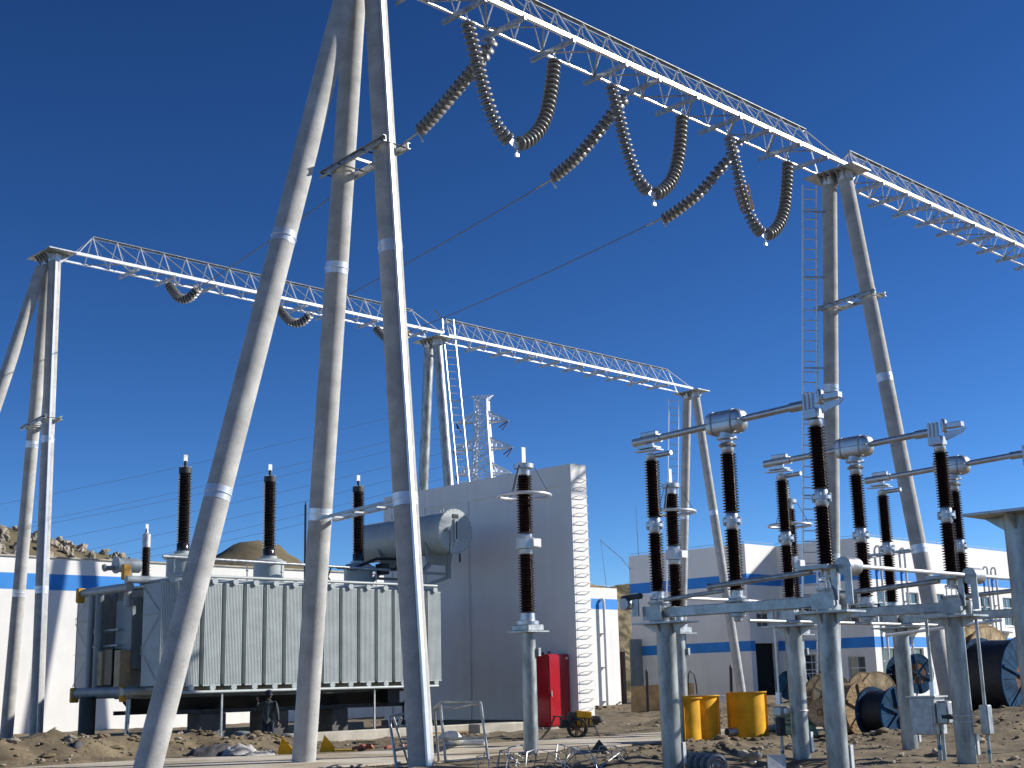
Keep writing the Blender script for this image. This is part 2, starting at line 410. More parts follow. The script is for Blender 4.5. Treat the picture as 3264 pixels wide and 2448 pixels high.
downpipe(SB, atb(1916, 1950, SBY).x, SBY, .0, atb(1916, 1915, SBY).z, .075, .20)
hp = MB().tube([(47.2, SBY+.1, SZ1+.12), (SX1-.1, SBY+.1, SZ1+.12)], .012, 6)
for k in range(7): hp.cyl((47.3+k*.98, SBY+.1, SZ1), (47.3+k*.98, SBY+.1, SZ1+.12), .01, n=6)
part(hp, 'lightning_strip', 'wire', SB)
part(MB().cyl((SX1-.45, SBY+.3, SZ1-.1), (SX1-.8, SBY+.3, SZ1+2.6), .016, .008, 6), 'aerial', 'wire', SB)
# stepped two-storey building at the right
RB = thing('control_building', 'two-storey white building with two blue bands and a stepped front', 'building', (67, 46, 0))
a1, bF, bN, a2, bN2, aR, ZR = 64.0, 54.7, 45.8, 67.1, 39.65, 96.0, 9.15
bands = [(6.78, 7.42), (3.0, 3.58)]
part(wall_mesh('B', a1, bN, bF, -.4, ZR, []), 'side_wall', 'white_plaster', RB)
stripes(RB, 'B', a1, bN, bF, bands)
opsA = [(64.45, 66.75, .0, 3.45), (64.75, 66.0, 4.35, 5.95)]
part(wall_mesh('A', bN, a1, a2, -.4, ZR, opsA, .45), 'porch_wall', 'white_plaster', RB)
stripes(RB, 'A', bN, a1+.01, a2-.01, bands, opsA)
part(MB().box(64.40, 66.80, bN+.452, bN+.50, -.05, 3.5), 'doorway_back', 'interior_dark', RB)  # black sheet paints in the shaded depth of the entrance
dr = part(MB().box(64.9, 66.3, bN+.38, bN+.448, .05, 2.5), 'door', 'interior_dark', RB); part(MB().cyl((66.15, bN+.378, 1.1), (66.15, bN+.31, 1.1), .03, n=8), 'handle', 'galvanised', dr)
window(RB, 'A', bN, 64.75, 66.0, 4.35, 5.95)
def zb(x, y): p = ata(x, y, a2); return p.y, p.z
opsB = [(40.35, 41.45, .75, 2.55), (43.3, 44.5, .3, 2.75), (40.5, 41.7, 4.4, 6.0), (43.2, 44.4, 4.4, 6.0)]
part(wall_mesh('B', a2, bN2, bN-.002, -.4, ZR, opsB), 'return_wall', 'white_plaster', RB)
stripes(RB, 'B', a2, bN2, bN-.01, bands)
for o in opsB: window(RB, 'B', a2, *o)
def xa(x, y=1850): return atb(x, y, bN2).x
opsF = []
for k in range(9):
    u = xa(2795)+k*3.06
    if u+1.5 > aR-.5: break
    opsF += [(u, u+1.5, 4.35, 6.15), (u, u+1.5, .95, 2.95)]
part(wall_mesh('A', bN2, a2, aR, -.4, ZR, opsF), 'front_wall', 'white_plaster', RB)
stripes(RB, 'A', bN2, a2, aR, bands, opsF)
for o in opsF: window(RB, 'A', bN2, *o)
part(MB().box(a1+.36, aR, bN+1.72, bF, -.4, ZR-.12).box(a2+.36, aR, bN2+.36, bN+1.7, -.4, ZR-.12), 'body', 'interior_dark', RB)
part(MB().box(a1+.36, aR, bN+.36, bF, ZR-.118, ZR-.05).box(a2+.36, aR, bN2+.36, bN+.35, ZR-.118, ZR-.05), 'roof', 'kerb_concrete', RB)
for x in (68.15, 70.9, 81.1, 82.2, 88.5): downpipe(RB, x, bN2, .0, 7.95 if x > 80 else 8.6, .07, .18)
for u in (xa(3110, 1990), xa(3200, 1990), xa(2905, 1985)):
    part(MB().prism([(u-.75, bN2-.0, 3.95), (u-.75, bN2-.9, 3.82), (u-.75, bN2-.9, 3.92), (u-.75, bN2, 4.08)], (1.5, 0, 0)), 'canopy', 'white_plaster', RB)
rl = MB()
rl.tube([(a1+.1, bF, ZR+.14), (a1+.1, bN+.1, ZR+.14), (a2+.1, bN+.1, ZR+.14), (a2+.1, bN2+.1, ZR+.14), (aR, bN2+.1, ZR+.14)], .012, 6)
for k in range(9): rl.cyl((a1+.1, bN+.2+k*1.05, ZR), (a1+.1, bN+.2+k*1.05, ZR+.14), .01, n=5)
for k in range(28): rl.cyl((a2+.3+k, bN2+.1, ZR), (a2+.3+k, bN2+.1, ZR+.14), .01, n=5)
part(rl, 'lightning_strip', 'wire', RB)
part(MB().cyl((64.4, 54.2, ZR), (64.35, 54.2, ZR+3.2), .025, .01, 6), 'aerial', 'wire', RB)
solo(MB().tube([(SX1-.78, SBY+.3, SZ1+2.5), (58.5, 50.6, 8.5), (64.0, 54.6, 8.35)], .02, 5), 'overhead_cable', 'wire', 'thin cable slung between the small building aerial and the control building', 'cable', (62, 54, 8.3))
# brick pier, grey gate leaf by the gap between the two buildings
gp = MB(); gx0, gx1, gy = 62.0, 63.0, 54.2
BW = thing('brick_wall', 'bare red brick wall in the gap between the white buildings', 'wall', (62.4, 54.6, 0))
bk = MB().box(-.12, .12, -.06, .06, 0, .062).mesh('brick', 'brick')
for r_ in range(44):
    for c_ in range(5):
        o = bpy.data.objects.new('brick', bk); COL.objects.link(o); o.parent = BW; ORG[o] = ORG[BW]
        o.location = (-.75+c_*.262+(.131 if r_ % 2 else 0), random.uniform(-.008, .008), .02+r_*.074)
part(MB().box(61.4, 63.2, 54.63, 54.75, 0, 3.28), 'mortar', 'kerb_concrete', BW)
solo(MB().box(62.9, 63.95, 53.9, 54.0, .1, 4.0), 'gate_leaf', 'tank_paint', 'grey steel gate leaf beside the end of the control building', 'gate', (63.4, 53.9, .1))

# ================================================================== fire wall
FW = thing('fire_wall', 'tall free-standing fire wall with steel rungs up its lit end', 'wall', (34.4, 36.5, 0))
fk = 34.0/32.5; fa, fb, fe, fth, fz = 34.0, 30.12*fk, 40.1*fk, .76, 1.5+7.22*fk
part(MB().box(fa, fa+fth, fb, fe, .25, fz), 'wall_slab', 'white_plaster', FW, bevel=.02)
part(MB().box(fa-.12, fa+fth+.12, fb-.06, fe+.1, -.35, .249), 'plinth', 'dark_concrete', FW)
# shallow raised render: columns and top beam leave sunk panels
pil = [fb+.0, fb+2.7, fb+5.4, fb+7.9, fe-.5]
for y in pil: part(MB().box(fa-.05, fa+.01, y+.004, y+.49, .26, fz-.012), 'pilaster', 'white_plaster', FW)
for k in range(4): part(MB().box(fa-.049, fa+.01, pil[k]+.494, pil[k+1]-.004, fz-.75, fz-.013), 'top_beam', 'white_plaster', FW)
nr = 27
for k in range(nr):
    z = .65+k*(fz-.55-.65)/(nr-1); y = fb
    part(MB().tube([(fa+.08, y+.02, z-.05), (fa+.10, y-.11, z-.03), (fa+.16, y-.13, z), (fa+.60, y-.13, z), (fa+.66, y-.11, z), (fa+.70, y+.02, z)], .014, 6), 'rung', 'frame_white', FW)

# ================================================================== gantries
def pole(mb_parent, p, q, r, joints, n=28, m='concrete_pole'):
    """a spun concrete pole from p (foot) to q (head) in sections, with steel joint rings at the given heights"""
    p, q = Vector(p), Vector(q); d = (q-p); ax = d.normalized(); cut = [0]
    for zj in joints: cut.append((zj-p.z)/ax.z)
    cut.append(d.length); leg = None
    for i in range(len(cut)-1):
        a = p+ax*(cut[i]+(.13 if i else 0)); b = p+ax*(cut[i+1]-(.13 if i < len(cut)-2 else 0))
        part(MB().cyl(a, b, r, r, n), 'pole_section', m, mb_parent)
    for t in cut[1:-1]:
        c = p+ax*t
        rg = part(MB().lathe(c-ax*.20, ax, [(r-.01, .07), (r+.004, .07), (r+.004, .19), (r+.018, .195), (r+.018, .215), (r+.004, .22), (r+.004, .33), (r-.01, .33)], n, False), 'joint_ring', 'galvanised_bright', mb_parent)
    return ax
def bolt_brace(root, p, q, r, drop=.10):
    """a pair of steel channels clamped either side of two poles, with bolts and a small link"""
    p, q = Vector(p), Vector(q); d = (q-p); L = d.length; d.normalize(); s = Vector((1, 0, 0))
    for sg in (-1, 1):
        o = s*(sg*(r+.05)); part(MB().channel(p+o-d*(r+.18), q+o+d*(r+.18), .07, .14, .012, fx=sg), 'tie_channel', 'galvanised', root)
    for c in (p, q):
        for k in (-1, 1): part(MB().cyl(c+d*(k*(r+.06))-s*(r+.15), c+d*(k*(r+.06))+s*(r+.15), .016, n=8), 'tie_bolt', 'dark_steel', root)
    m_ = (p+q)/2; part(MB().bar(m_-s*(r+.05), m_+s*(r+.05), .05), 'tie_link', 'galvanised', root)
def ladder(root, a, b, width_dir, w=.42, pitch=.34, off=None):
    a, b = Vector(a), Vector(b); wd = Vector(width_dir).normalized()*(w/2); L = (b-a).length; d = (b-a).normalized()
    for s in (-1, 1): part(MB().bar(a+wd*s, b+wd*s, .06, .04), 'stile', 'galvanised_bright', root)
    k = .25
    while k < L-.1:
        part(MB().cyl(a+d*k-wd, a+d*k+wd, .02, n=6), 'rung', 'galvanised_bright', root); k += pitch
def support(name, label, foot_n, foot_f, apexA, zt, r, joints, apexB, brace=None, m='concrete_pole', tie=None, lowtie=None, rail=False, steel=False):
    root = thing(name, label, 'pole frame', (apexA, apexB, 0), 'gantry support frames')
    legs = []
    for f, sg in ((foot_n, -1), (foot_f, 1)):
        ft = Vector((apexA, f, -.4)); hd = Vector((apexA, apexB+sg*(r+.04), zt)); legs.append((ft, hd))
        if steel: part(MB().cyl(ft, hd, r, r, 12), 'steel_leg', 'galvanised_post', root)
        else: pole(root, ft, hd, r, joints)
    if brace:
        ft, hd = Vector(brace[0]), Vector((apexA-r-.12, apexB+.05, zt-.5)); pole(root, ft, hd, r, joints)
    # head plate and gussets
    part(MB().box(apexA-.55, apexA+.55, apexB-.95, apexB+.95, zt+.02, zt+.06), 'head_plate', 'galvanised', root)
    for k in range(-2, 3): part(MB().prism([(apexA-.5, apexB+k*.22, zt+.018), (apexA+.5, apexB+k*.22, zt+.018), (apexA+.2, apexB+k*.22, zt-.3), (apexA-.2, apexB+k*.22, zt-.3)], (0, .018, 0)), 'gusset', 'galvanised', root)
    for sg, (ft, hd) in zip((-1, 1), legs): ax = (hd-ft).normalized(); part(MB().cyl(hd-ax*.28, hd+ax*.0, r+.02, n=24), 'head_collar', 'galvanised_bright', root)
    def on(i, z): ft, hd = legs[i]; return ft+(hd-ft)*((z-ft.z)/(hd.z-ft.z))
    if tie: bolt_brace(root, on(0, tie[0]), on(1, tie[1]), r)
    if lowtie:
        p, q = on(0, lowtie[0]), on(1, lowtie[1])
        for sg in (-1, 1): part(MB().angle(p+Vector((sg*(r*.7), r*.9, 0)), q+Vector((sg*(r*.7), -r*.9, 0)), .075, .01, fx=sg), 'tie_angle', 'galvanised', root)
        for k in range(1, 4):
            c = p+(q-p)*(k/4); part(MB().bar(c-Vector((r*.7, 0, 0)), c+Vector((r*.7, 0, 0)), .03), 'tie_batten', 'galvanised_bright', root)
    if rail:
        ft, hd = legs[0]; o = Vector((-.22, -.975, 0))*(r+.035)
        part(MB().box(0, 0, 0, 0, 0, 0) if False else MB().sec(ft+o, hd+o, [(-.042, -.04), (.042, -.04), (.042, .03), (-.042, .03)], (0, 1, 0)), 'cable_channel', 'galvanised_bright', root)
    return root, legs, on
J1, J2, ZB = 5.15, 10.55, 17.62
S1, L1, on1 = support('gantry_support', 'three-legged concrete pole frame carrying the near beam beside the road', 19.86, 23.72, 17.0, ZB, .25, (J1, J2), 21.6,
                      brace=((12.1, 21.7, -.4),), tie=(12.85, 12.75), lowtie=(5.1, 5.0), rail=True)
S2, L2, on2 = support('gantry_support', 'concrete pole A-frame with a long ladder where the two near beams meet', 19.35, 23.45, 36.8, ZB, .24, (J1, J2), 21.7, tie=(13.3, 13.2), lowtie=(5.1, 5.0))
S3, L3, on3 = support('gantry_support', 'concrete pole frame with a raking leg in front of the long white building', 45.1, 47.5, 21.2, ZB, .225, (J1, J2), 45.9, brace=((16.4, 46.3, -.4),), tie=(11.3, 11.2), rail=True)
S4, L4, on4 = support('gantry_support', 'bluish steel A-frame rising behind the fire wall with a ladder', 44.3, 48.1, 40.6, ZB, .24, (), 46.35, steel=True)
S5, L5, on5 = support('gantry_support', 'concrete A-frame with ladder at the far end of the far beam, before the control building', 43.6, 48.0, 60.0, ZB, .24, (J1, J2), 46.0)
LD1 = thing('ladder', 'long galvanised ladder fixed up the A-frame where the near beams meet', 'ladder', (36.0, 23.2, 0))
a_, b_ = Vector((36.15, 23.75, 1.0)), Vector((36.15, 22.35, 17.3)); ladder(LD1, a_, b_, (1, -.6, 0), .5)
for z in (4.0, 7.1, 9.6, 11.2, 14.2, 16.4):
    c = a_+(b_-a_)*((z-a_.z)/(b_.z-a_.z)); part(MB().bar(c+Vector((-.2, .12, 0)), c+Vector((.5, -.4, .0)), .05), 'ladder_bracket', 'galvanised', LD1)
LD2 = thing('ladder', 'galvanised ladder with tall hooked stiles on the steel A-frame behind the fire wall', 'ladder', (41.3, 45.0, 8))
a_, b_ = Vector((41.15, 43.9, 1.5)), Vector((41.15, 45.9, 18.7)); ladder(LD2, a_, b_, (1, -.6, 0), .55, .36)
part(MB().bar(b_+Vector((-.24, .14, -.0)), b_+Vector((-.55, .35, .45)), .07), 'stile_hook', 'galvanised', LD2)
for z in (9.6, 12.0, 14.6):
    c = a_+(b_-a_)*((z-a_.z)/(b_.z-a_.z)); part(MB().bar(c+Vector((-.55, .32, 0)), c+Vector((.2, -.12, .0)), .05), 'ladder_bracket', 'galvanised', LD2)
LD3 = thing('ladder', 'galvanised ladder on the A-frame before the control building', 'ladder', (59.3, 47.3, 0))
ladder(LD3, (59.15, 47.9, 1.0), (59.15, 46.6, 17.3), (1, -.6, 0), .6, .42)

def beam(label, A0, A1, B, z, w=1.16, h=1.0, pitch=1.02, chans=(), inset0=.9, inset1=.9, group='lattice beams of the gantries'):
    root = thing('gantry_beam', label, 'beam', ((A0+A1)/2, B, z), group)
    n_, f_, t_ = B-w/2, B+w/2, z+h
    # bottom chords are angles, split in bolted lengths like the real ones
    part(MB().angle((A0, n_, z), (A1, n_, z), .112, .014, fx=-1, fz=1), 'bottom_chord', 'galvanised_bright', root)
    part(MB().angle((A0, f_, z), (A1, f_, z), .09, .014, fx=1, fz=1), 'bottom_chord', 'galvanised_bright', root)
    part(MB().angle((A0+inset0, B+.045, t_+.05), (A1-inset1, B+.045, t_+.05), .09, .012, fx=1, fz=-1), 'top_chord', 'galvanised_dull', root)  # darker zinc paints in the shade on the chord seen from below
    k = A0+inset0; i = 0
    while k < A1-inset1+.05:
        for y, s in ((n_, 1), (f_, -1)):
            part(MB().bar((k, y+.02*s, z+.05), (k, B-.03*s, t_), .04, .03, up=(1, 0, 0)), 'truss_post', 'galvanised_bright', root)
            if k+pitch < A1-inset1+.05:
                a, b = ((k, B-.03*s, t_-.03), (k+pitch, y+.03*s, z+.06)); part(MB().bar(a, b, .022, .022, up=(1, 0, 0)), 'truss_diagonal', 'galvanised', root)
        if k+pitch < A1-inset1+.05:
            a, b = ((k, n_+.06, z+.02), (k+pitch, f_-.06, z+.02)) if i % 2 else ((k, f_-.06, z+.02), (k+pitch, n_+.06, z+.02))
            part(MB().bar(a, b, .05, .03), 'bottom_brace', 'galvanised', root)
        k += pitch; i += 1
    for (xa_, xb_) in ((A0+.05, A0+inset0), (A1-.05, A1-inset1)):
        for y in (n_+.03, f_-.03): part(MB().bar((xa_, y, z+.03), (xb_, B, t_), .035, .03, up=(1, 0, 0)), 'end_rake', 'galvanised_bright', root)
    for c in chans:
        o = part(MB().channel((c, n_-.10, z-.07), (c, f_+.32, z-.07), .075, .13, .012), 'cross_channel', 'galvanised', root)
    return root
CH1 = [18.7, 20.2, 21.55, 23.33, 25.4, 26.8, 28.5, 30.55, 32.0, 33.65, 35.2]
beam('near lattice beam with six hanging insulator strings below it', 16.5, 36.6, 21.7, 17.72, chans=CH1, inset0=.8, inset1=1.5)
beam('lattice beam beyond the laddered A-frame, carrying nothing', 37.0, 57.0, 21.7, 17.70, chans=[38.6+1.62*k for k in range(11)], inset0=.7, inset1=1)
CHF = [24.4, 26.0, 27.9, 30.6, 32.4, 34.0, 36.3, 37.8, 39.2]
beam('far lattice beam with three insulator strings, before the long white building', 21.9, 40.3, 45.9, 17.72, chans=CHF, inset0=.9, inset1=1.4)
beam('lattice beam from the steel A-frame to the A-frame before the control building', 40.9, 59.6, 46.1, 17.72, chans=[43.2+1.75*k for k in range(9)], inset0=.3, inset1=1.5)

# ================================================================== suspension and tension insulators
discm = {}
def disc_mesh(key, m, r=.188):
    if key not in discm:
        b = MB().lathe((0, 0, 0), (0, 0, 1), [(.022, -.085), (.028, -.05), (.075, -.04), (.10, -.066), (.12, -.045), (.15, -.07), (r, -.056), (r+.002, -.04), (r-.014, -.012), (.11, .026), (.064, .042)], 20)
        discm[key] = b.mesh('disc', m, sharp=50)
        discm[key+'c'] = MB().lathe((0, 0, 0), (0, 0, 1), [(.062, .03), (.062, .062), (.045, .078), (.02, .08)], 14).mesh('cap', 'zinc_cap')
    return discm[key], discm[key+'c']
def arc_points(pts, n, start, step):
    segs = [(Vector(a), Vector(b)) for a, b in zip(pts[:-1], pts[1:])]; out = []; want = start; acc = 0
    for a, b in segs:
        L = (b-a).length
        while want <= acc+L+1e-6 and len(out) < n: out.append(a+(b-a)*((want-acc)/L)); want += step
        acc += L
    return out
def spline(P, sub=12):
    P = [Vector(p) for p in P]; out = []
    for i in range(len(P)-1):
        p0, p1, p2, p3 = P[max(0, i-1)], P[i], P[i+1], P[min(len(P)-1, i+2)]
        for k in range(sub):
            t = k/sub; out.append(.5*((2*p1)+(p2-p0)*t+(2*p0-5*p1+4*p2-p3)*t*t+(3*p1-p0-3*p2+p3)*t**3))
    out.append(P[-1]); return out
def string(label, pts, key, m, n, start=.3, group='insulator strings', rdisc=.188, endgap=.25):
    pts = spline(pts); L = sum((b-a).length for a, b in zip(pts[:-1], pts[1:]))
    step = (L-start-endgap)/(n-1)
    root = thing('insulator_string', label, 'insulator', pts[0], group)
    cs = arc_points(pts, n, start, step); dm, cm = disc_mesh(key, m, rdisc)
    for i, c in enumerate(cs):
        d = (cs[max(0, i-1)]-cs[min(n-1, i+1)]).normalized()
        o = link('disc', dm, root); o.location = c-ORG[root]; o.rotation_euler = d.to_track_quat('Z', 'Y').to_euler()
        o2 = link('cap', cm, o)
    hd = spline([pts[0], cs[0]], 2); sh = MB()
    nl = 4
    for k in range(nl):
        a = pts[0]+(cs[0]-pts[0])*(k/nl*.92); b = pts[0]+(cs[0]-pts[0])*((k+1)/nl*.92); mid = (a+b)/2; s, u = frame_of(b-a); w = s if k % 2 else u
        part(MB().tube([a, a+w*.03+(b-a)*.2, b+w*.03-(b-a)*.2, b, b-w*.03-(b-a)*.2, a-w*.03+(b-a)*.2], .011, 6, True), 'shackle', 'galvanised', root)
    part(MB().cyl(cs[-1], pts[-1], .022, n=8), 'end_rod', 'galvanised_bright', root)
    return root, pts, cs
UP = [((20.2, 17.62), (20.22, 17.35), (20.5, 16.47), (20.66, 15.92), (20.86, 15.38), (21.09, 14.93), (21.38, 14.66), (21.62, 14.60)),
      ((23.34, 17.62), (23.33, 17.45), (23.26, 17.0), (23.14, 16.39), (22.94, 15.7), (22.62, 15.13), (22.14, 14.70), (21.86, 14.60))]
PH = [21.74, 27.04, 32.3]; nm = ['beside the three-legged pole frame', 'in the middle of the near beam', 'nearest the laddered A-frame']
for k, pc in enumerate(PH):
    dx = pc-21.74
    for side, P in enumerate(UP):
        pts = [(x+dx+(.05*(k == 2)), 21.7, z) for x, z in P]
        lab = ('drooping grey disc insulator string, ' if side == 0 else 'upright grey disc insulator string curling forward, ') + nm[k]
        rt_, pp, cs = string(lab, pts, 'grey', 'porcelain_grey', 21, .34, 'insulator strings hung in pairs from the near beam', endgap=.14)
        if k == 2 and side == 0:
            for j in range(13):
                an = 2*math.pi*j/13; s, u = frame_of((cs[14]-cs[10]))
                o = s*(.19*math.cos(an))+u*(.19*math.sin(an)); e = random.uniform(-.15, .3)
                part(MB().bar(cs[10]+o*1.15+(cs[10]-cs[11])*e, cs[15]+o, .02, .012), 'packing_slat', 'wood', rt_)
    yk = thing('yoke_plate', 'bright steel yoke plate joining two insulator strings, '+nm[k], 'yoke plate', (pc, 21.7, 14.6), 'yoke plates below the near beam')
    part(MB().prism([(pc-.26, 21.69, 14.68), (pc+.20, 21.69, 14.62), (pc+.17, 21.69, 14.47), (pc+.05, 21.69, 14.42), (pc-.22, 21.69, 14.56)], (0, .02, 0)), 'plate', 'galvanised_bright', yk)
    part(MB().cyl((pc+.08, 21.70, 14.45), (pc+.08, 21.70, 14.30), .03, n=8), 'clevis', 'galvanised', yk)
    part(MB().box(pc+.03, pc+.13, 21.66, 21.74, 14.22, 14.30), 'clamp', 'galvanised_bright', yk)
# tension strings and the three conductors across to the far beam
TP = [((1582, 92), (1567, 130), (1530, 195), (1495, 238), (1437, 307), (1390, 362), (1347, 408), (1338, 418)),
      ((2007, 280), (1995, 305), (1963, 345), (1935, 385), (1880, 455), (1830, 510), (1772, 560), (1763, 569)),
      ((2360, 428), (2352, 448), (2325, 505), (2290, 545), (2235, 610), (2180, 655), (2130, 690), (2115, 693))]
FE = [(632, 918), (990, 1001), (1306, 1056)]; FS = [(528, 895), (877, 972), (1185, 1028)]
for k in range(3):
    A = (21.55, 26.8, 32.0)[k]; Af = (28.4, 34.3, 39.0)[k]
    b0 = 22.55; pts = [Vector((A, b0, 17.58))]
    P0 = [ata(x, y, A) for x, y in TP[k]]
    end = Vector((A+.25, 27.0, 15.9))
    sag = [(.0, 0), (.12, .32), (.3, .70), (.5, 1.0), (.72, 1.27), (1, 1.5)]
    ext = 3.9
    # direction towards the far fitting; the height comes from the picture's rays met with the plane of the conductor
    farp = atb(*FE[k], 43.2); pl = []
    for (x, y) in TP[k]:
        d = ray(x, y); p = Vector((A, b0, 0)); t = Vector((farp.x-A, farp.y-b0, 0)); nrm = Vector((t.y, -t.x, 0)); s = (nrm.dot(p-CAMP))/(nrm.dot(d)); pl.append(CAMP+d*s)
    rt_, pp, cs = string('disc tension string sloping to the far beam, '+nm[k], [pts[0]]+pl[1:], 'grey', 'porcelain_grey', 19, .5, 'tension strings at the near beam', endgap=.16)
    # far string: hangs from the far beam towards the camera in a slack bow
    ch = [(0, 0), (.18, -.42), (.45, -.72), (.75, -.55), (1, .0)]
    hp = Vector((atb(*FS[k], 45.4).x, 45.4, 17.6)); fpts = [hp+(farp-hp)*u+Vector((0, 0, v*.9)) for u, v in ch]
    string('grey disc tension string on the far beam, '+['nearest its raking-leg frame', 'midway along it', 'next to the steel A-frame'][k], fpts, 'pale', 'porcelain_grey', 15, .45, 'tension strings at the far beam', endgap=.1)
    w = MB(); a, b = pp[-1], fpts[-1]; n_ = 24; q = []
    for i in range(n_+1):
        u = i/n_; q.append(a+(b-a)*u-Vector((0, 0, 4*.12*u*(1-u))))
    w.tube(q, .018, 6); wo = thing('conductor', 'bare conductor strung between the two beams, '+nm[k], 'wire', a, 'conductors between the beams')
    part(w, 'strand', 'wire', wo); d = (q[1]-q[0]).normalized()
    part(MB().cyl(a, a+d*.9, .035, n=8), 'clamp', 'galvanised', wo); part(MB().bar(a+d*.1, a+d*.1+Vector((.1, -.1, -.28)), .05), 'clamp_tail', 'galvanised_bright', wo)

# ================================================================== steel posts, disconnectors, surge arresters
def shed_profile(z0, z1, n, rc, rs, alt=0.0):
    pr = [(rc, z0)]; st = (z1-z0)/n
    for i in range(n):
        z = z0+i*st; r = rs-(alt if i % 2 else 0)
        pr += [(rc, z+st*.18), (r-.004, z+st*.42), (r, z+st*.50), (r-.006, z+st*.60), (rc+.012, z+st*.86)]
    pr.append((rc, z1)); return pr
def steel_post(label, x, y, zt, r, plate=(.52, .27), cleat=True):
    root = thing('steel_post', label, 'post', (x, y, 0), 'galvanised equipment posts')
    part(MB().cyl((x, y, -.35), (x, y, zt-.03), r, n=28), 'column', 'galvanised_post', root)
    part(MB().box(x-plate[1], x+plate[1], y-plate[0], y+plate[0], zt-.03, zt), 'cap_plate', 'galvanised', root)
    for sx, sy in ((1, 0), (-1, 0), (0, 1), (0, -1)):
        e = (plate[1] if sx else plate[0])-.03
        px_, py_ = x+sx*r*.96, y+sy*r*.96; qx, qy = x+sx*e, y+sy*e
        if (Vector((qx, qy))-Vector((x, y))).length < r+.03: continue
        t = Vector((sy*.012, sx*.012, 0))
        part(MB().prism([Vector((px_, py_, zt-.032))-t, Vector((qx, qy, zt-.032))-t, Vector((px_, py_, zt-.2))-t], t*2), 'gusset', 'galvanised', root)
    if cleat:
        part(MB().angle((x+r*.55, y-r*1.05, .12), (x+r*.55, y-r*1.05, .48), .075, .01), 'earth_cleat', 'galvanised_bright', root)
    return root
def disconnector(label, A):
    y0 = 13.1; root = thing('disconnector', label, 'disconnector', (A, y0, 2.47), 'disconnector poles')
    B = lambda d: y0+d
    bm_ = MB().box(A-.09, A+.09, B(-1.62), B(1.48), 2.54, 2.71); part(bm_, 'base_beam', 'galvanised', root, bevel=.012)
    def stack(d, z0, z1, base):
        y = B(d); zm = (z0+z1)/2
        for (a, b) in ((z0, zm-.13), (zm+.13, z1)):
            c = part(MB().lathe((A, y, 0), (0, 0, 1), shed_profile(a, b, 21, .088, .142), 24), 'insulator', 'porcelain_brown', root, sharp=60)
        f = part(MB().lathe((A, y, 0), (0, 0, 1), [(.095, zm-.13), (.105, zm-.10), (.105, zm-.03), (.15, zm-.028), (.15, zm+.028), (.105, zm+.03), (.105, zm+.10), (.095, zm+.13)], 24), 'flange', 'aluminium', root)
        for k in range(4):
            an = k*math.pi/2+.4; part(MB().cyl((A+.13*math.cos(an), y+.13*math.sin(an), zm-.07), (A+.13*math.cos(an), y+.13*math.sin(an), zm+.07), .028, n=8), 'flange_lug', 'aluminium', f)
        part(MB().lathe((A, y, 0), (0, 0, 1), [(.11, z0-.14), (.15, z0-.13), (.15, z0-.10), (.105, z0-.09), (.105, z0)], 24), 'foot_flange', 'aluminium', root)
        part(MB().lathe((A, y, 0), (0, 0, 1), [(.09, z1), (.105, z1+.02), (.105, z1+.1), (.07, z1+.12)], 20), 'head_flange', 'aluminium', root)
        for k in range(4):
            an = k*math.pi/2+.78; part(MB().cyl((A+.13*math.cos(an), y+.13*math.sin(an), 2.72 if base else z0-.2), (A+.13*math.cos(an), y+.13*math.sin(an), z0-.08), .012, n=6), 'stud', 'galvanised_bright', root)
    stack(1.65, 2.99, 5.28, 1); stack(0, 2.90, 5.18, 0); stack(-1.74, 3.09, 5.37, 1)
    for d in (1.65, -1.74):   # turning bases on the posts
        y = B(d); part(MB().lathe((A, y, 0), (0, 0, 1), [(.17, 2.475), (.17, 2.56), (.145, 2.57), (.145, 2.78), (.19, 2.785), (.19, 2.82)], 24), 'turning_base', 'galvanised', root)
        part(MB().box(A-.2, A-.178, y-.2, y+.2, 2.50, 2.74), 'side_plate', 'galvanised', root); part(MB().box(A+.178, A+.2, y-.2, y+.2, 2.50, 2.74), 'side_plate', 'galvanised', root)
        part(MB().box(A-.28, A+.05, y-.012, y+.012, 2.93, 2.955), 'crank', 'galvanised_bright', root)
    part(MB().lathe((A, B(0), 0), (0, 0, 1), [(.19, 2.715), (.19, 2.745), (.12, 2.75), (.12, 2.80)], 20), 'bearing', 'galvanised', root)
    part(MB().lathe((A, B(0), 0), (0, 0, 1), [(.05, 2.40), (.07, 2.42), (.07, 2.47), (.13, 2.48), (.13, 2.535)], 16), 'bearing_foot', 'galvanised', root)
    # live parts: tube arm, housing, contacts
    zt = 5.70
    part(MB().cyl((A, B(1.42), zt-.035), (A, B(.36), zt), .058, n=20), 'contact_arm', 'aluminium', root); part(MB().cyl((A, B(-.36), zt+.015), (A, B(-1.32), zt+.05), .058, n=20), 'contact_arm', 'aluminium', root)
    hs_ = MB(); n = 24; rings = [(-.385, .25), (-.37, .62), (-.33, .86), (-.27, .97), (-.2, 1.0), (.2, 1.0), (.27, .97), (.33, .86), (.37, .62), (.385, .25)]
    def cs_(k): c, s_ = math.cos(2*math.pi*k/n), math.sin(2*math.pi*k/n); f = lambda v: math.copysign(abs(v)**.55, v); return f(c)*.165, f(s_)*.20
    hs_.v = [Vector((A+cs_(k)[0]*q, B(d), zt+.005+cs_(k)[1]*q)) for d, q in rings for k in range(n)]
    hs_.f = [(i*n+k, i*n+(k+1) % n, (i+1)*n+(k+1) % n, (i+1)*n+k) for i in range(len(rings)-1) for k in range(n)]+[tuple(range(n)), tuple((len(rings)-1)*n+k for k in range(n))]
    hz_ = part(hs_, 'arm_housing', 'aluminium', root, sharp=50)
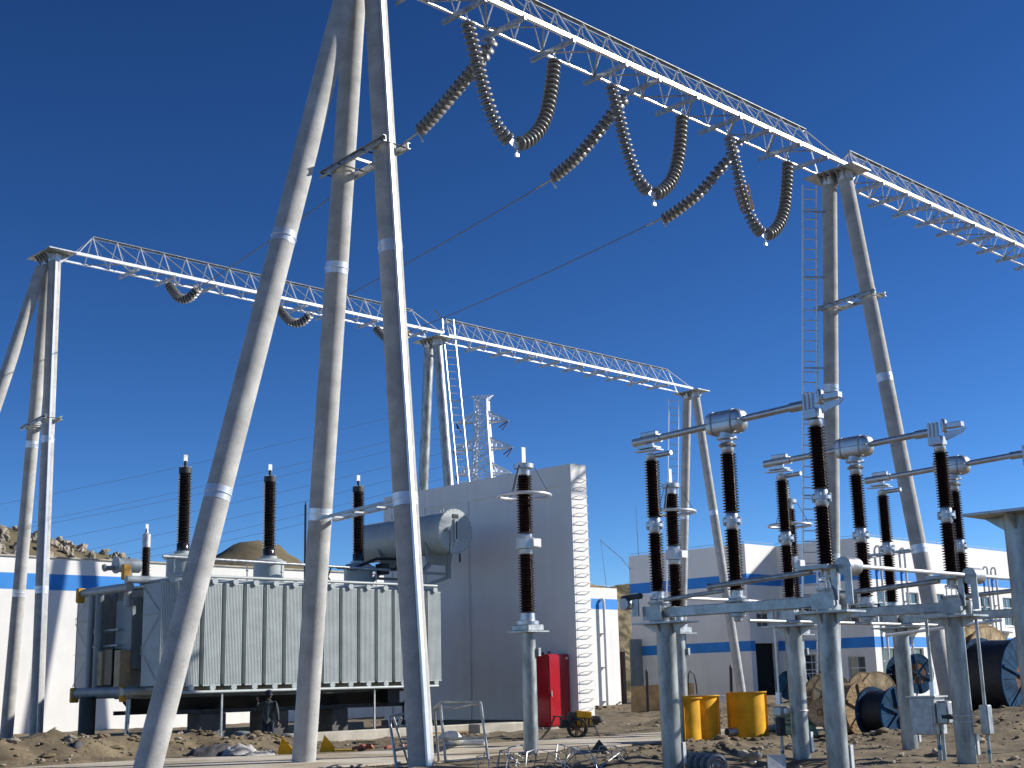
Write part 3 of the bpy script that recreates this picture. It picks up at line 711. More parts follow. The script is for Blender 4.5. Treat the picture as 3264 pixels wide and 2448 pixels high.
    for d in (-.2, .2): part(MB().add([Vector((A+cs_(k)[0]*1.03, B(d+e), zt+.005+cs_(k)[1]*1.03)) for e in (-.015, .015) for k in range(n)], [(k, (k+1) % n, n+(k+1) % n, n+k) for k in range(n)]+[tuple(range(n)), tuple(range(n, 2*n))]), 'housing_rib', 'galvanised_dull', hz_)
    part(MB().box(A-.172, A+.172, B(-.36), B(.36), zt-.002, zt+.010), 'housing_seam', 'galvanised_dull', hz_)
    part(MB().lathe((A, B(0), 0), (0, 0, 1), [(.12, 5.28), (.16, 5.31), (.10, 5.36), (.10, 5.40), (.17, 5.42), (.17, 5.46), (.13, 5.47), (.13, 5.53)], 20), 'rotor_head', 'aluminium', root)
    # left end: clamp, terminal pad and bracket
    part(MB().cyl((A, B(2.03), zt-.05), (A, B(1.42), zt-.04), .075, n=18), 'end_clamp', 'aluminium', root)
    part(MB().box(A-.05, A+.05, B(1.5), B(1.85), zt+.02, zt+.10), 'clamp_bolt_block', 'aluminium', root, bevel=.012)
    part(MB().box(A-.12, A+.12, B(1.52), B(1.88), 5.50, 5.53).box(A-.03, A+.03, B(1.60), B(1.70), 5.40, 5.64), 'terminal_bracket', 'aluminium', root)
    part(MB().prism([(A-.1, B(1.45), 5.45), (A+.1, B(1.45), 5.45), (A+.07, B(2.0), 5.47), (A-.07, B(2.0), 5.47)], (0, 0, .022)), 'terminal_pad', 'aluminium', root)
    part(MB().cyl((A+.02, B(1.62), 5.36), (A+.02, B(1.22), 5.37), .045, n=12), 'spring_contact', 'aluminium', root)
    # right end: finger contact block
    part(MB().cyl((A, B(-1.30), zt+.045), (A, B(-1.62), zt+.05), .08, n=18), 'end_clamp', 'aluminium', root)
    for k in range(3): part(MB().cyl((A-.10, B(-1.62-.075*k), 5.64), (A-.10, B(-1.62-.075*k), 5.90), .035, n=12), 'contact_finger', 'aluminium', root)
    part(MB().box(A-.12, A+.10, B(-1.84), B(-1.58), 5.49, 5.65), 'contact_block', 'aluminium', root, bevel=.012)
    part(MB().box(A-.09, A+.04, B(-1.92), B(-1.83), 5.70, 5.95), 'contact_guard', 'aluminium', root, bevel=.03)
    part(MB().prism([(A-.02, B(-1.85), 5.72), (A-.02, B(-2.28), 5.74), (A-.02, B(-2.2), 5.66), (A-.02, B(-1.88), 5.56)], (.03, 0, 0)), 'terminal_pad', 'aluminium', root)
    part(MB().box(A-.04, A+.1, B(-2.2), B(-1.9), 5.77, 5.87), 'terminal_clamp', 'aluminium', root, bevel=.01)
    # earthing blade and its shaft along the beam
    part(MB().cyl((A-.26, B(.30), 2.98), (A-.26, B(-1.62), 3.07), .045, n=14), 'earthing_blade', 'galvanised', root)
    part(MB().cyl((A-.26, B(.36), 2.975), (A-.26, B(.28), 2.98), .065, .05, n=14), 'blade_tip', 'galvanised', root)
    part(MB().cyl((A-.20, B(1.35), 2.83), (A-.22, B(.1), 2.90), .035, n=12), 'earthing_shaft', 'galvanised', root)
    part(MB().box(A-.42, A-.10, B(-2.02), B(-1.45), 3.10, 3.16), 'blade_bracket', 'galvanised', root)
    part(MB().box(A-.24, A-.215, B(-2.05), B(-1.95), 2.62, 3.10).box(A-.24, A-.215, B(-2.3), B(-2.18), 2.55, 3.10), 'hinge_plate', 'galvanised', root)
    part(MB().cyl((A-.2, B(-2.15), 3.13), (A+.15, B(-2.15), 3.13), .14, n=20), 'counterweight', 'galvanised', root)
    part(MB().box(A-.30, A-.27, B(1.86), B(2.0), 2.58, 2.98), 'hinge_plate', 'galvanised', root); part(MB().cyl((A-.28, B(1.8), 2.92), (A-.28, B(2.22), 2.90), .05, n=12), 'shaft_stub', 'dark_steel', root)
    part(MB().cyl((A-.38, B(2.12), 2.80), (A-.22, B(2.12), 2.80), .10, n=16), 'counterweight', 'galvanised', root)
    part(MB().tube([(A-.19, B(-1.9), 2.95), (A-.27, B(-2.0), 2.75), (A-.25, B(-2.02), 2.56), (A-.16, B(-1.9), 2.5)], .014, 6), 'earth_strap', 'wire', root)
    return root
DPN = ['disconnector pole with three brown insulators, the one nearest the fallen insulators', 'middle disconnector pole of the three, above the grey control box', 'disconnector pole closest to the blue cable drums']
PA = (18.0, 22.0, 25.8)
D0 = disconnector(DPN[0], PA[0])
index_children()
for k in (1, 2): copy_tree(D0, (PA[k], 13.1, 2.47), DPN[k])
PN = [['steel post carrying the far end of the first disconnector, beside the fallen insulators', 'stout steel post under the contact end of the first disconnector'],
      ['steel post with a small gearbox clamped to it, by the green hose coil', 'steel post with the grey control box strapped to it'],
      ['steel post standing before the blue cable drum', 'steel post under the contact end of the disconnector by the drums']]
for k, A in enumerate(PA):
    steel_post(PN[k][0], A, 14.62+(.12 if k == 1 else 0), 2.47, .165); steel_post(PN[k][1], A, 11.42, 2.47, .165)
steel_post('bare steel post topped by a square plate with nothing on it', 14.62, 6.63, 3.25, .21, (.48, .48))
def rod(label, p, q, r=.032, m='galvanised_bright'):
    solo(MB().cyl(p, q, r, n=12), 'linkage_pipe', m, label, 'pipe', (Vector(p)+Vector(q))/2, 'linkage pipes between the disconnector poles')
rod('bright linkage pipe from the counterweight of the first disconnector to the next', (18.1, 10.98, 3.14), (21.65, 10.98, 3.14), .035)
rod('bright linkage pipe from the middle disconnector to the one by the drums', (22.1, 10.98, 3.14), (25.45, 10.98, 3.14), .035)
rod('bright linkage pipe low between the first and middle turning bases', (18.2, 14.50, 2.88), (21.7, 14.62, 2.88), .03)
rod('dull linkage pipe under the disconnector beams', (18.3, 13.1, 2.42), (25.6, 13.1, 2.42), .03, 'galvanised')
rod('loose bright operating pipe slanting between the last two poles', (22.4, 13.0, 2.20), (24.2, 11.6, 2.44), .03)

def arrester(label, A, Bq=21.55):
    z = lambda y: atb(1675, y, 21.55).z
    root = thing('surge_arrester', label, 'arrester', (A, Bq, 0), 'surge arresters with rings')
    zb_ = 2.80
    part(MB().cyl((A, Bq, -.35), (A, Bq, 2.63), .165, n=28), 'post', 'galvanised_post', root)
    part(MB().box(A-.34, A+.34, Bq-.34, Bq+.34, 2.63, 2.66), 'cap_plate', 'galvanised', root)
    part(MB().box(A+.10, A+.17, Bq-.22, Bq-.14, 2.1, 2.28), 'earth_cleat', 'galvanised', root)
    part(MB().box(A-.26, A+.26, Bq-.26, Bq+.26, 2.66, 2.80), 'base_channel', 'galvanised', root, bevel=.02)
    part(MB().lathe((A, Bq, 0), (0, 0, 1), [(.25, 2.80), (.25, 2.88), (.17, 2.90), (.16, 3.06)], 24), 'foot_flange', 'aluminium', root)
    part(MB().lathe((A, Bq, 0), (0, 0, 1), shed_profile(3.06, 4.40, 22, .13, .20, .012), 26), 'insulator', 'porcelain_brown', root, sharp=60)
    part(MB().lathe((A, Bq, 0), (0, 0, 1), [(.14, 4.40), (.15, 4.46), (.15, 4.50), (.21, 4.52), (.21, 4.76), (.15, 4.78), (.15, 4.84), (.14, 4.86)], 8), 'joint_box', 'aluminium', root)
    part(MB().box(A-.02, A+.26, Bq-.26, Bq-.1, 4.54, 4.74), 'joint_cover', 'label_white', root, bevel=.02)
    part(MB().lathe((A, Bq, 0), (0, 0, 1), shed_profile(4.86, 6.22, 22, .13, .20, .012), 26), 'insulator', 'porcelain_brown', root, sharp=60)
    part(MB().lathe((A, Bq, 0), (0, 0, 1), [(.14, 6.22), (.15, 6.32), (.15, 6.36), (.24, 6.38), (.24, 6.48), (.12, 6.52)], 12), 'head_flange', 'aluminium', root)
    tp = part(MB().box(A-.06, A+.06, Bq-.012, Bq+.012, 6.5, 6.88), 'terminal_plate', 'label_white', root)
    part(MB().torus((A, Bq, 5.74), (0, 0, 1), .60, .038, 44, 10), 'grading_ring', 'galvanised_bright', root)
    for k in range(3):
        an = rad(200+120*k); c, s = math.cos(an), math.sin(an)
        part(MB().bar((A+.23*c, Bq+.23*s, 6.44), (A+.585*c, Bq+.585*s, 5.76), .05 if k == 0 else .016, .012), 'ring_strap', 'tank_paint' if k == 0 else 'wire', root)
    return root
AN = ['surge arrester with a wide ring standing before the fire wall', 'surge arrester with a ring half hidden behind the first disconnector', 'surge arrester with a ring behind the middle disconnector']
R0 = arrester(AN[0], 21.62); index_children()
copy_tree(R0, (27.02, 21.55, 0), AN[1]); copy_tree(R0, (32.38, 21.55, 0), AN[2])

# ================================================================== transformer
TX = thing('power_transformer', 'large grey power transformer with finned radiators, three tall bushings and an oil tank', 'transformer', (24.7, 36.5, -.3))
rA0, rA1, nR = 19.4, 30.05, 15; pt_ = (rA1-rA0)/nR
def radiator_mesh():
    """one finned panel radiator, its front towards -y: eleven flat fins welded to collector pipes top and bottom"""
    fins = MB(); w = .575; nf = 11
    for i in range(nf):
        x = .03+(w-.06)*i/(nf-1)
        fins.prism([(x-.016, 0, 1.70), (x+.016, 0, 1.70), (x+.023, .02, 1.70), (x+.023, 1.0, 1.70), (x-.023, 1.0, 1.70), (x-.023, .02, 1.70)], (0, 0, 2.87))
    fins.box(.0, w, .022, .032, 1.74, 4.53)
    fins.box(-.002, w+.002, -.004, .06, 4.565, 4.60).box(-.002, w+.002, -.004, .06, 1.665, 1.70)
    head = MB().cyl((w/2, -.05, 4.66), (w/2, 1.35, 4.66), .065, n=14).cyl((w/2, -.05, 1.62), (w/2, 1.35, 1.62), .065, n=14)
    fl = MB()
    return fins.mesh('radiator', 'radiator_paint'), [MB().cyl((w/2, -.05, z), (w/2, 1.3, z), .06, n=14).mesh('collector_pipe', 'radiator_paint') for z in (4.65, 1.62)], \
        [MB().cyl((w/2, -.075, z), (w/2, -.05, z), .095, n=16).mesh('end_flange', 'radiator_paint') for z in (4.65, 1.62)], MB().torus((w/2+.16, .2, 4.66), (0, 1, 0), .045, .012, 12, 6).mesh('lifting_eye', 'radiator_paint')
rm, cms, fms, em = radiator_mesh()
def put(name, me, parent, loc, rz=0):
    o = link(name, me, parent); o.location = Vector(loc)-(ORG[parent] if parent.type == 'EMPTY' else Vector((0, 0, 0))); o.rotation_euler = (0, 0, rz); return o
for i in range(nR):
    for bank in (0, 1):
        o = put('radiator', rm, TX, (rA0+.055+i*pt_, 34.0, 0) if bank == 0 else (rA0+.655+i*pt_, 39.1, 0), 0 if bank == 0 else math.pi)
        for m_ in cms: link('collector_pipe', m_, o)
        for m_ in fms: link('end_flange', m_, o)
        link('lifting_eye', em, o)
tkm = 'tank_paint'
part(MB().box(20.0, 29.6, 35.55, 37.55, 1.35, 4.55), 'tank', tkm, TX, bevel=.03)
part(MB().prism([(20.3, 35.4, 1.35), (29.2, 35.4, 1.35), (28.8, 35.9, .95), (20.9, 35.9, .95)], (0, 2.3, 0)), 'tank_bottom', 'dark_steel', TX)
part(MB().box(20.1, 29.4, 35.30, 35.42, .88, 1.0), 'base_rail', 'dark_steel', TX); part(MB().box(20.1, 29.4, 37.6, 37.72, .88, 1.0), 'base_rail', 'dark_steel', TX)
for k in range(12): part(MB().box(20.5+k*.77, 20.56+k*.77, 35.40, 35.56, 1.7, 4.4), 'tank_rib', tkm, TX)
part(MB().box(19.9, 29.7, 35.35, 37.7, 4.551, 4.62), 'tank_cover', 'radiator_paint', TX)
for z in (1.50, 4.78): part(MB().cyl((rA0+.25, 33.93, z), (rA1-.3, 33.93, z), .045, n=12), 'header_pipe', 'radiator_paint', TX)
for y in (35.2,):
    for z in (1.56, 4.72): part(MB().cyl((19.0, y, z), (30.0, y, z), .11, n=14), 'main_pipe', 'radiator_paint', TX)
for k in range(6): part(MB().bar((21.5+k*1.4, 33.98, -.3), (21.5+k*1.4, 33.98, 1.5), .05), 'radiator_prop', 'galvanised', TX) if k in (0, 4) else None
# three-phase bushings on their turrets, aft of the front radiators
for k, (A, zt) in enumerate(((21.82, 8.25), (25.02, 8.25), (28.73, 8.22))):
    B = 36.9
    tu = part(MB().lathe((A, B, 0), (0, 0, 1), [(.50, 4.55), (.50, 5.55), (.58, 5.56), (.58, 5.62), (.50, 5.63), (.42, 5.70), (.27, 5.72), (.27, 5.80)], 32), 'turret', 'radiator_paint', TX)
    bs = part(MB().lathe((A, B, 0), (0, 0, 1), [(.20, 5.80), (.20, 6.05), (.16, 6.08)]+shed_profile(6.08, zt, 40, .155, .235, .03)+[(.12, zt+.02)], 24), 'bushing', 'porcelain_dark', TX, sharp=60)
    part(MB().lathe((A, B, 0), (0, 0, 1), [(.13, zt), (.20, zt+.02), (.20, zt+.20), (.10, zt+.22), (.05, zt+.26), (.05, zt+.42)], 20), 'bushing_head', 'dark_steel', bs)
    part(MB().box(A-.07, A+.07, B-.01, B+.01, zt+.40, zt+.62), 'terminal_plate', 'label_white', bs)
    for j in range(10):
        an = 2*math.pi*j/10; part(MB().cyl((A+.165*math.cos(an), B+.165*math.sin(an), zt+.2), (A+.165*math.cos(an), B+.165*math.sin(an), zt+.24), .018, n=6), 'bolt', 'zinc_cap', bs)
A, B = 20.55, 36.9
sb_ = part(MB().lathe((A, B, 0), (0, 0, 1), [(.16, 4.6), (.16, 5.0), (.10, 5.02)]+shed_profile(5.02, 5.85, 16, .10, .16, .02)+[(.12, 5.87), (.12, 6.25), (.05, 6.3), (.03, 6.42)], 20), 'neutral_bushing', 'porcelain_dark', TX, sharp=60)
part(MB().lathe((A, B, 0), (0, 0, 1), [(.125, 5.86), (.125, 6.26), (.055, 6.31), (.03, 6.45)], 18), 'bushing_head', 'zinc_cap', sb_)
part(MB().box(A-.05, A+.05, B-.01, B+.01, 6.43, 6.58), 'terminal_plate', 'label_white', sb_)
# oil conservator on legs over the right end, axis along y
cA, cz, cr = 30.85, 6.72, .72
cons = part(MB().cyl((cA, 34.25, cz), (cA, 38.9, cz), cr, n=48), 'conservator', 'radiator_paint', TX)
part(MB().cyl((cA, 34.17, cz), (cA, 34.25, cz), cr+.06, n=48), 'end_plate', 'radiator_paint', cons)
for k in range(26):
    an = 2*math.pi*k/26; part(MB().cyl((cA+.75*math.cos(an), 34.16, cz+.75*math.sin(an)), (cA+.75*math.cos(an), 34.175, cz+.75*math.sin(an)), .014, n=6), 'bolt', 'dark_steel', cons)
gg = part(MB().box(cA-.08, cA+.08, 34.11, 34.17, cz-.36, cz+.42), 'oil_gauge', 'gauge_white', cons)
part(MB().box(cA-.03, cA+.03, 34.100, 34.112, cz-.28, cz+.34), 'gauge_slot', 'plate_black', gg)
part(MB().box(cA-.13, cA+.13, 34.145, 34.168, cz+.46, cz+.59), 'name_plate', 'plate_black', cons)
part(MB().box(cA-.08, cA+.08, 34.145, 34.168, cz-.52, cz-.44), 'data_plate', 'zinc_cap', cons)
part(MB().cyl((cA-.36, 34.05, cz+.04), (cA-.36, 34.17, cz+.04), .085, n=14), 'oil_level_box', 'radiator_paint', cons)
part(MB().tube([(cA-.36, 34.06, cz-.02), (cA-.38, 34.04, cz-.4), (cA-.42, 34.05, cz-.8)], .014, 6), 'gauge_cable', 'cable_black', cons)
part(MB().cyl((cA+.3, 34.3, cz-1.05), (cA+.3, 34.3, cz-.68), .035, n=10), 'drain_cock', 'dark_steel', cons)
for y in (34.8, 37.3): part(MB().tube([(cA, y, cz+cr-.02), (cA, y, cz+cr+.12), (cA, y+.14, cz+cr+.12), (cA, y+.14, cz+cr-.02)], .022, 6), 'lifting_lug', 'radiator_paint', cons)
part(MB().tube([(cA-.1, 36.2, cz+cr-.02), (cA-.25, 36.2, cz+cr+.22), (cA-.25, 36.7, cz+cr+.22), (cA-.1, 36.7, cz+cr-.02)], .02, 6), 'hand_hoop', 'label_white', cons)
for y in (35.0, 37.6):
    part(MB().prism([(cA-.66, y, cz-.35), (cA+.66, y, cz-.35), (cA+.5, y, cz-1.1), (cA-.5, y, cz-1.1)], (0, .1, 0)), 'saddle', tkm, TX)
    part(MB().bar((cA-.45, y+.05, cz-1.1), (29.2, y+.05, 4.6), .12), 'conservator_leg', tkm, TX); part(MB().bar((cA+.42, y+.05, cz-.7), (cA+.42, y+.05, cz-1.55), .14), 'conservator_leg', tkm, TX)
    part(MB().bar((cA+.42, y+.05, cz-1.5), (29.5, y+.05, 4.65), .10), 'conservator_brace', tkm, TX)
    part(MB().bar((29.0, y+.05, cz-1.4), (cA+.45, y+.05, cz-1.4), .09), 'conservator_tie', tkm, TX)
part(MB().tube([(30.4, 36.4, cz-cr+.02), (30.0, 36.4, 5.55), (29.2, 36.5, 5.50), (27.6, 36.6, 5.52)], .055, 10), 'buchholz_pipe', 'dark_steel', TX)
part(MB().box(29.3, 29.65, 36.3, 36.7, 5.35, 5.72), 'buchholz_relay', 'dark_steel', TX, bevel=.03)
tl = part(MB().bar((29.6, 35.3, 4.6), (29.9, 35.3, 7.3), .03), 'tank_ladder', tkm, TX); part(MB().bar((29.6, 35.65, 4.6), (29.9, 35.65, 7.3), .03), 'ladder_stile', tkm, tl)
for k in range(9): part(MB().cyl((29.62+k*.033, 35.3, 4.8+k*.3), (29.62+k*.033, 35.65, 4.8+k*.3), .012, n=6), 'rung', tkm, tl)
# pipework along the top
part(MB().cyl((20.6, 36.0, 5.52), (29.4, 36.0, 5.46), .05, n=12), 'gas_pipe', 'galvanised', TX)
for k in range(7): part(MB().cyl((21.0+k*1.3, 36.0, 4.6), (21.0+k*1.3, 36.0, 5.48), .02, n=8), 'gas_riser', 'galvanised', TX); part(MB().lathe((21.0+k*1.3, 36.0, 5.2), (0, 0, 1), [(.05, 0), (.05, .03)], 10), 'riser_flange', 'galvanised', TX)
part(MB().tube([(26.8, 35.9, 5.4), (26.6, 35.8, 5.1), (26.9, 35.7, 4.7)], .03, 8), 'hose', 'cable_black', TX); part(MB().tube([(28.0, 36.4, 5.45), (29, 36.2, 5.85), (30.2, 36.3, 5.9)], .05, 8), 'hose', 'cable_black', TX)
# left end: neutral turret, end headers with yellow valves, cooling pipes, control boxes
part(MB().cyl((19.15, 36.05, 5.20), (19.85, 36.05, 5.20), .21, n=28), 'end_turret', 'radiator_paint', TX); part(MB().cyl((19.10, 36.05, 5.20), (19.15, 36.05, 5.20), .25, n=28), 'turret_cover', 'radiator_paint', TX)
part(MB().cyl((18.8, 36.15, 5.10), (19.12, 36.15, 5.12), .07, n=16), 'relief_valve', tkm, TX); part(MB().cyl((18.78, 36.15, 5.10), (18.84, 36.15, 5.12), .11, n=16), 'relief_flange', tkm, TX)
part(MB().cyl((19.5, 36.0, 4.0), (19.5, 36.0, 5.1), .11, n=16), 'riser_pipe', 'radiator_paint', TX)
part(MB().cyl((19.25, 35.4, 4.52), (19.25, 38.35, 4.52), .13, n=18), 'end_header', 'radiator_paint', TX); part(MB().cyl((19.25, 35.2, 1.55), (19.25, 38.5, 1.55), .17, n=18), 'end_header', tkm, TX)
for y, z in ((38.3, 4.45), (35.55, 4.95), (38.4, 1.50), (35.4, 1.50)): part(MB().box(19.05, 19.3, y-.08, y+.08, z-.22, z+.22), 'valve', 'yellow_valve', TX, bevel=.03)
for y, r_ in ((37.75, .09), (37.2, .12)): part(MB().cyl((19.25, y, 1.6), (19.25, y, 4.5), r_, n=14), 'cooling_pipe', tkm if r_ > .1 else 'radiator_paint', TX)
for y in (36.35, 36.22, 36.1): part(MB().tube([(19.6, y, 1.9), (19.6, y, 4.0), (19.75, y, 4.25), (19.95, y, 4.3)], .028, 8), 'oil_line', 'radiator_paint', TX)
part(MB().box(19.55, 20.0, 35.8, 36.75, 2.2, 4.2), 'junction_cabinet', tkm, TX, bevel=.02)
part(MB().box(19.2, 19.5, 36.85, 37.2, 1.75, 2.75), 'control_box', 'tan_paint', TX, bevel=.02); part(MB().box(19.2, 19.55, 35.75, 36.1, 1.6, 2.75), 'control_box', 'tan_paint', TX, bevel=.02)
part(MB().box(19.25, 19.6, 36.3, 36.8, 1.75, 2.8), 'control_box', 'plate_black', TX, bevel=.02)
for z in (3.35, 2.9): part(MB().bar((19.4, 36.3, z), (19.4, 37.8, z), .05), 'pipe_rail', 'radiator_paint', TX)
for y0_, y1_ in ((34.05, 35.0), (38.15, 39.05)):     # sway bracing on the end of each radiator bank
    zz = [1.75, 2.55, 3.15, 3.75, 4.5]
    for j, (za, zb2) in enumerate(((1.75, 2.65), (2.75, 3.65), (3.75, 4.5))):
        a, b = ((19.425, y0_, za), (19.425, y1_, zb2)) if (j % 2) == (y0_ > 36) else ((19.425, y1_, za), (19.425, y0_, zb2)); part(MB().bar(a, b, .025, .012, up=(1, 0, 0)), 'sway_brace', 'radiator_paint', TX)
    for z in (2.7, 3.7): part(MB().bar((19.425, y0_, z), (19.425, y1_, z), .025, .012), 'sway_brace', 'radiator_paint', TX)
part(MB().cyl((19.0, 37.2, -.3), (19.0, 37.2, 1.45), .24, n=18), 'end_pedestal', 'dark_steel', TX)
for dy in (0, .12): part(MB().cyl((19.15, 35.1+dy, -.3), (19.2, 35.1+dy, 1.35), .035, n=8), 'conduit', 'galvanised', TX)
part(MB().tube([(19.3, 35.5, 1.5), (19.25, 35.3, .9), (19.1, 35.0, .3), (19.15, 34.9, -.25)], .02, 6), 'cable', 'cable_black', TX)
part(MB().tube([(29.0, 35.3, 1.5), (29.5, 35.2, 1.35), (29.3, 35.2, .9), (29.2, 35.1, -.25)], .035, 8), 'cable', 'cable_black', TX)
part(MB().box(28.4, 28.9, 34.9, 35.3, 1.0, 1.45), 'terminal_box', 'plate_black', TX)
# pedestals under the tank
for k, (x0, x1) in enumerate(((21.65, 22.57), (23.85, 24.83), (26.5, 27.15))):
    p_ = solo(MB().box(x0, x1, 35.4, 36.1, -.34, .875), 'pedestal', 'dark_concrete', 'dark concrete pedestal under the transformer tank, ' + ['beside the crouching worker', 'behind the standing worker', 'near the fire wall'][k], 'pedestal', ((x0+x1)/2, 36.5, -.3), 'transformer pedestals', bevel=.02)
solo(MB().box(28.35, 28.95, 33.3, 33.9, -.34, .32), 'footing', 'kerb_concrete', 'pale concrete footing standing inside the pit wall', 'footing', (28.6, 33.6, -.3))
# pit wall
PK = thing('pit_wall', 'low pale concrete wall around the transformer pit', 'wall', (25, 32.8, 0))
part(MB().box(18.5, 32.2, 32.55, 32.85, -.35, .27), 'front_run', 'kerb_concrete', PK, bevel=.02); part(MB().box(18.3, 18.5, 32.56, 41, -.35, .26), 'side_run', 'kerb_concrete', PK, bevel=.02)
part(MB().box(18.3, 32.2, 41.0, 41.2, -.35, .26), 'back_run', 'kerb_concrete', PK, bevel=.02)
solo(MB().box(15.2, 18.25, 33.2, 33.7, -.05, .33), 'concrete_block', 'kerb_concrete', 'long grey concrete block lying left of the transformer pit', 'block', (16.7, 33.4, 0), bevel=.03)
solo(MB().box(29.6, 31.6, 31.8, 32.35, -.05, .28), 'concrete_block', 'kerb_concrete', 'pale concrete block at the foot of the fire wall by a white pipe', 'block', (30.6, 32, 0), bevel=.03)

# ================================================================== transmission tower and lines behind
TWC = atd(1540, 1500, 200.0); TWX, TWY = TWC.x, TWC.y
TW = thing('transmission_tower', 'tall lattice steel transmission tower far behind the fire wall', 'tower', (TWX, TWY, 0))
def tower():
    cx, cy = TWX, TWY; zt, zA = atd(1540, 1250, 200).z, [atd(1540, y, 200).z for y in (1338, 1428, 1512)]
    P = lambda z: .88+max(0, zA[0]+1-z)*.055
    body = MB(); ax, ay = Vector((.62, -.785, 0)), Vector((.785, .62, 0))
    def cor(z, i): s = P(z); sx, sy = ((-1, -1), (1, -1), (1, 1), (-1, 1))[i]; return Vector((cx, cy, z))+ax*(sx*s)+ay*(sy*s)
    zs = [0, 6, 11.5, 16.5, 20.8, 24.3]; z = 24.3
    while z < zt-2.4: z += 1.95; zs.append(z)
    for a, b in zip(zs[:-1], zs[1:]):
        for i in range(4):
            j = (i+1) % 4
            body.bar(cor(a, i), cor(b, i), .34); body.bar(cor(a, i), cor(b, j), .17); body.bar(cor(a, j), cor(b, i), .17); body.bar(cor(b, i), cor(b, j), .15)
    o = part(body, 'lattice_body', 'galvanised_bright', TW); o['kind'] = 'stuff'
    tips = []
    for z, L, h, nme in ((zA[0], 3.75, 1.5, 'upper_arm'), (zA[1], 4.25, 1.6, 'middle_arm'), (zA[2], 3.85, 1.6, 'lower_arm')):
        m_ = MB(); r_ = P(z)
        for s in (-1, 1):
            tip = Vector((cx, cy, z))+ax*(s*(L+r_*.3))
            tips.append(tip)
            for t in (-1, 1):
                b0 = Vector((cx, cy, z))+ax*(s*r_)+ay*(t*r_); t0 = Vector((cx, cy, z+h))+ax*(s*P(z+h))+ay*(t*P(z+h))
                m_.bar(b0, tip, .22); m_.bar(t0, tip, .22)
                for k in (1, 2, 3): m_.bar(b0+(tip-b0)*(k/4), t0+(tip-t0)*(k/4), .09); m_.bar(b0+(tip-b0)*(k/4), t0+(tip-t0)*((k-1)/4), .09)
            for k in range(4):
                b0 = Vector((cx, cy, z))+ax*(s*r_)-ay*r_; b1 = Vector((cx, cy, z))+ax*(s*r_)+ay*r_; m_.bar(b0+(tip-b0)*(k/4), b1+(tip-b1)*((k+1)/4), .09)
            for q in (0, 1):
                e = tip+ax*(-s*.9-.5*q)+Vector((-.3, -.2, -1.5+.45*q)); part(MB().tube([tip, tip+(e-tip)*.35, e], [.03, .08, .08], 8), 'line_insulator', 'rust', TW)
        o = part(m_, nme, 'galvanised_bright', TW); o['kind'] = 'stuff'
    pk = MB(); zb_ = zs[-1]
    for s in (-1, 1):
        tip = Vector((cx, cy, zt))+ax*(s*1.75)
        for t in (-1, 1):
            b0 = Vector((cx, cy, zb_))+ax*(s*P(zb_))+ay*(t*P(zb_)); c0 = Vector((cx, cy, zt-.1))+ay*(t*.6)
            pk.bar(b0, tip, .15); pk.bar(c0, tip, .14); pk.bar(b0, c0, .12); pk.bar(b0, Vector((cx, cy, zt-.1))+ax*(s*.9)+ay*(t*.3), .1)
    o = part(pk, 'earth_wire_peak', 'galvanised_bright', TW); o['kind'] = 'stuff'
    return tips, ax, zt
tips, tax, tzt = tower()
for k, tp in enumerate(tips+[Vector((TWX, TWY, tzt))-tax*1.75]):
    far_ = tp+Vector((-190, 120+(k*5), -33+(k % 3)*2)); q = []
    for i in range(21): u = i/20; q.append(tp+(far_-tp)*u-Vector((0, 0, 4*8*u*(1-u))))
    solo(MB().tube(q, .022, 5), 'power_line', 'line_wire', 'thin power line running left from the ' + ['upper left', 'upper right', 'middle left', 'middle right', 'lower left', 'lower right', 'topmost'][k] + ' tip of the far tower', 'wire', tp, 'power lines of the far tower')

# ================================================================== people
def skin_body(name, m, parent, J, E, sub=2):
    """J: joint -> (position, radius); E: bones. Grown with a skin surface, first joint is the root"""
    keys = list(J); me = bpy.data.meshes.new(name+'_skeleton'); org = ORG[parent]
    me.from_pydata([Vector(J[k][0])-org for k in keys], [(keys.index(a), keys.index(b)) for a, b in E], [])
    o = bpy.data.objects.new(name, me); COL.objects.link(o)
    md = o.modifiers.new('skin', 'SKIN'); md.use_smooth_shade = True; md.branch_smoothing = .35
    if not me.skin_vertices: me.attributes.new
    for i, k in enumerate(keys):
        r = J[k][1]; r = r if isinstance(r, tuple) else (r, r); me.skin_vertices[0].data[i].radius = r
    me.skin_vertices[0].data[0].use_root = True
    sd = o.modifiers.new('sub', 'SUBSURF'); sd.levels = sub; sd.render_levels = sub
    dg = bpy.context.evaluated_depsgraph_get(); ev = o.evaluated_get(dg); nm_ = bpy.data.meshes.new_from_object(ev)
    nm_.polygons.foreach_set('use_smooth', [True]*len(nm_.polygons)); nm_.materials.clear(); nm_.materials.append(MATS[m]); nm_.name = name
    bpy.data.objects.remove(o); bpy.data.meshes.remove(me)
    return link(name, nm_, parent)
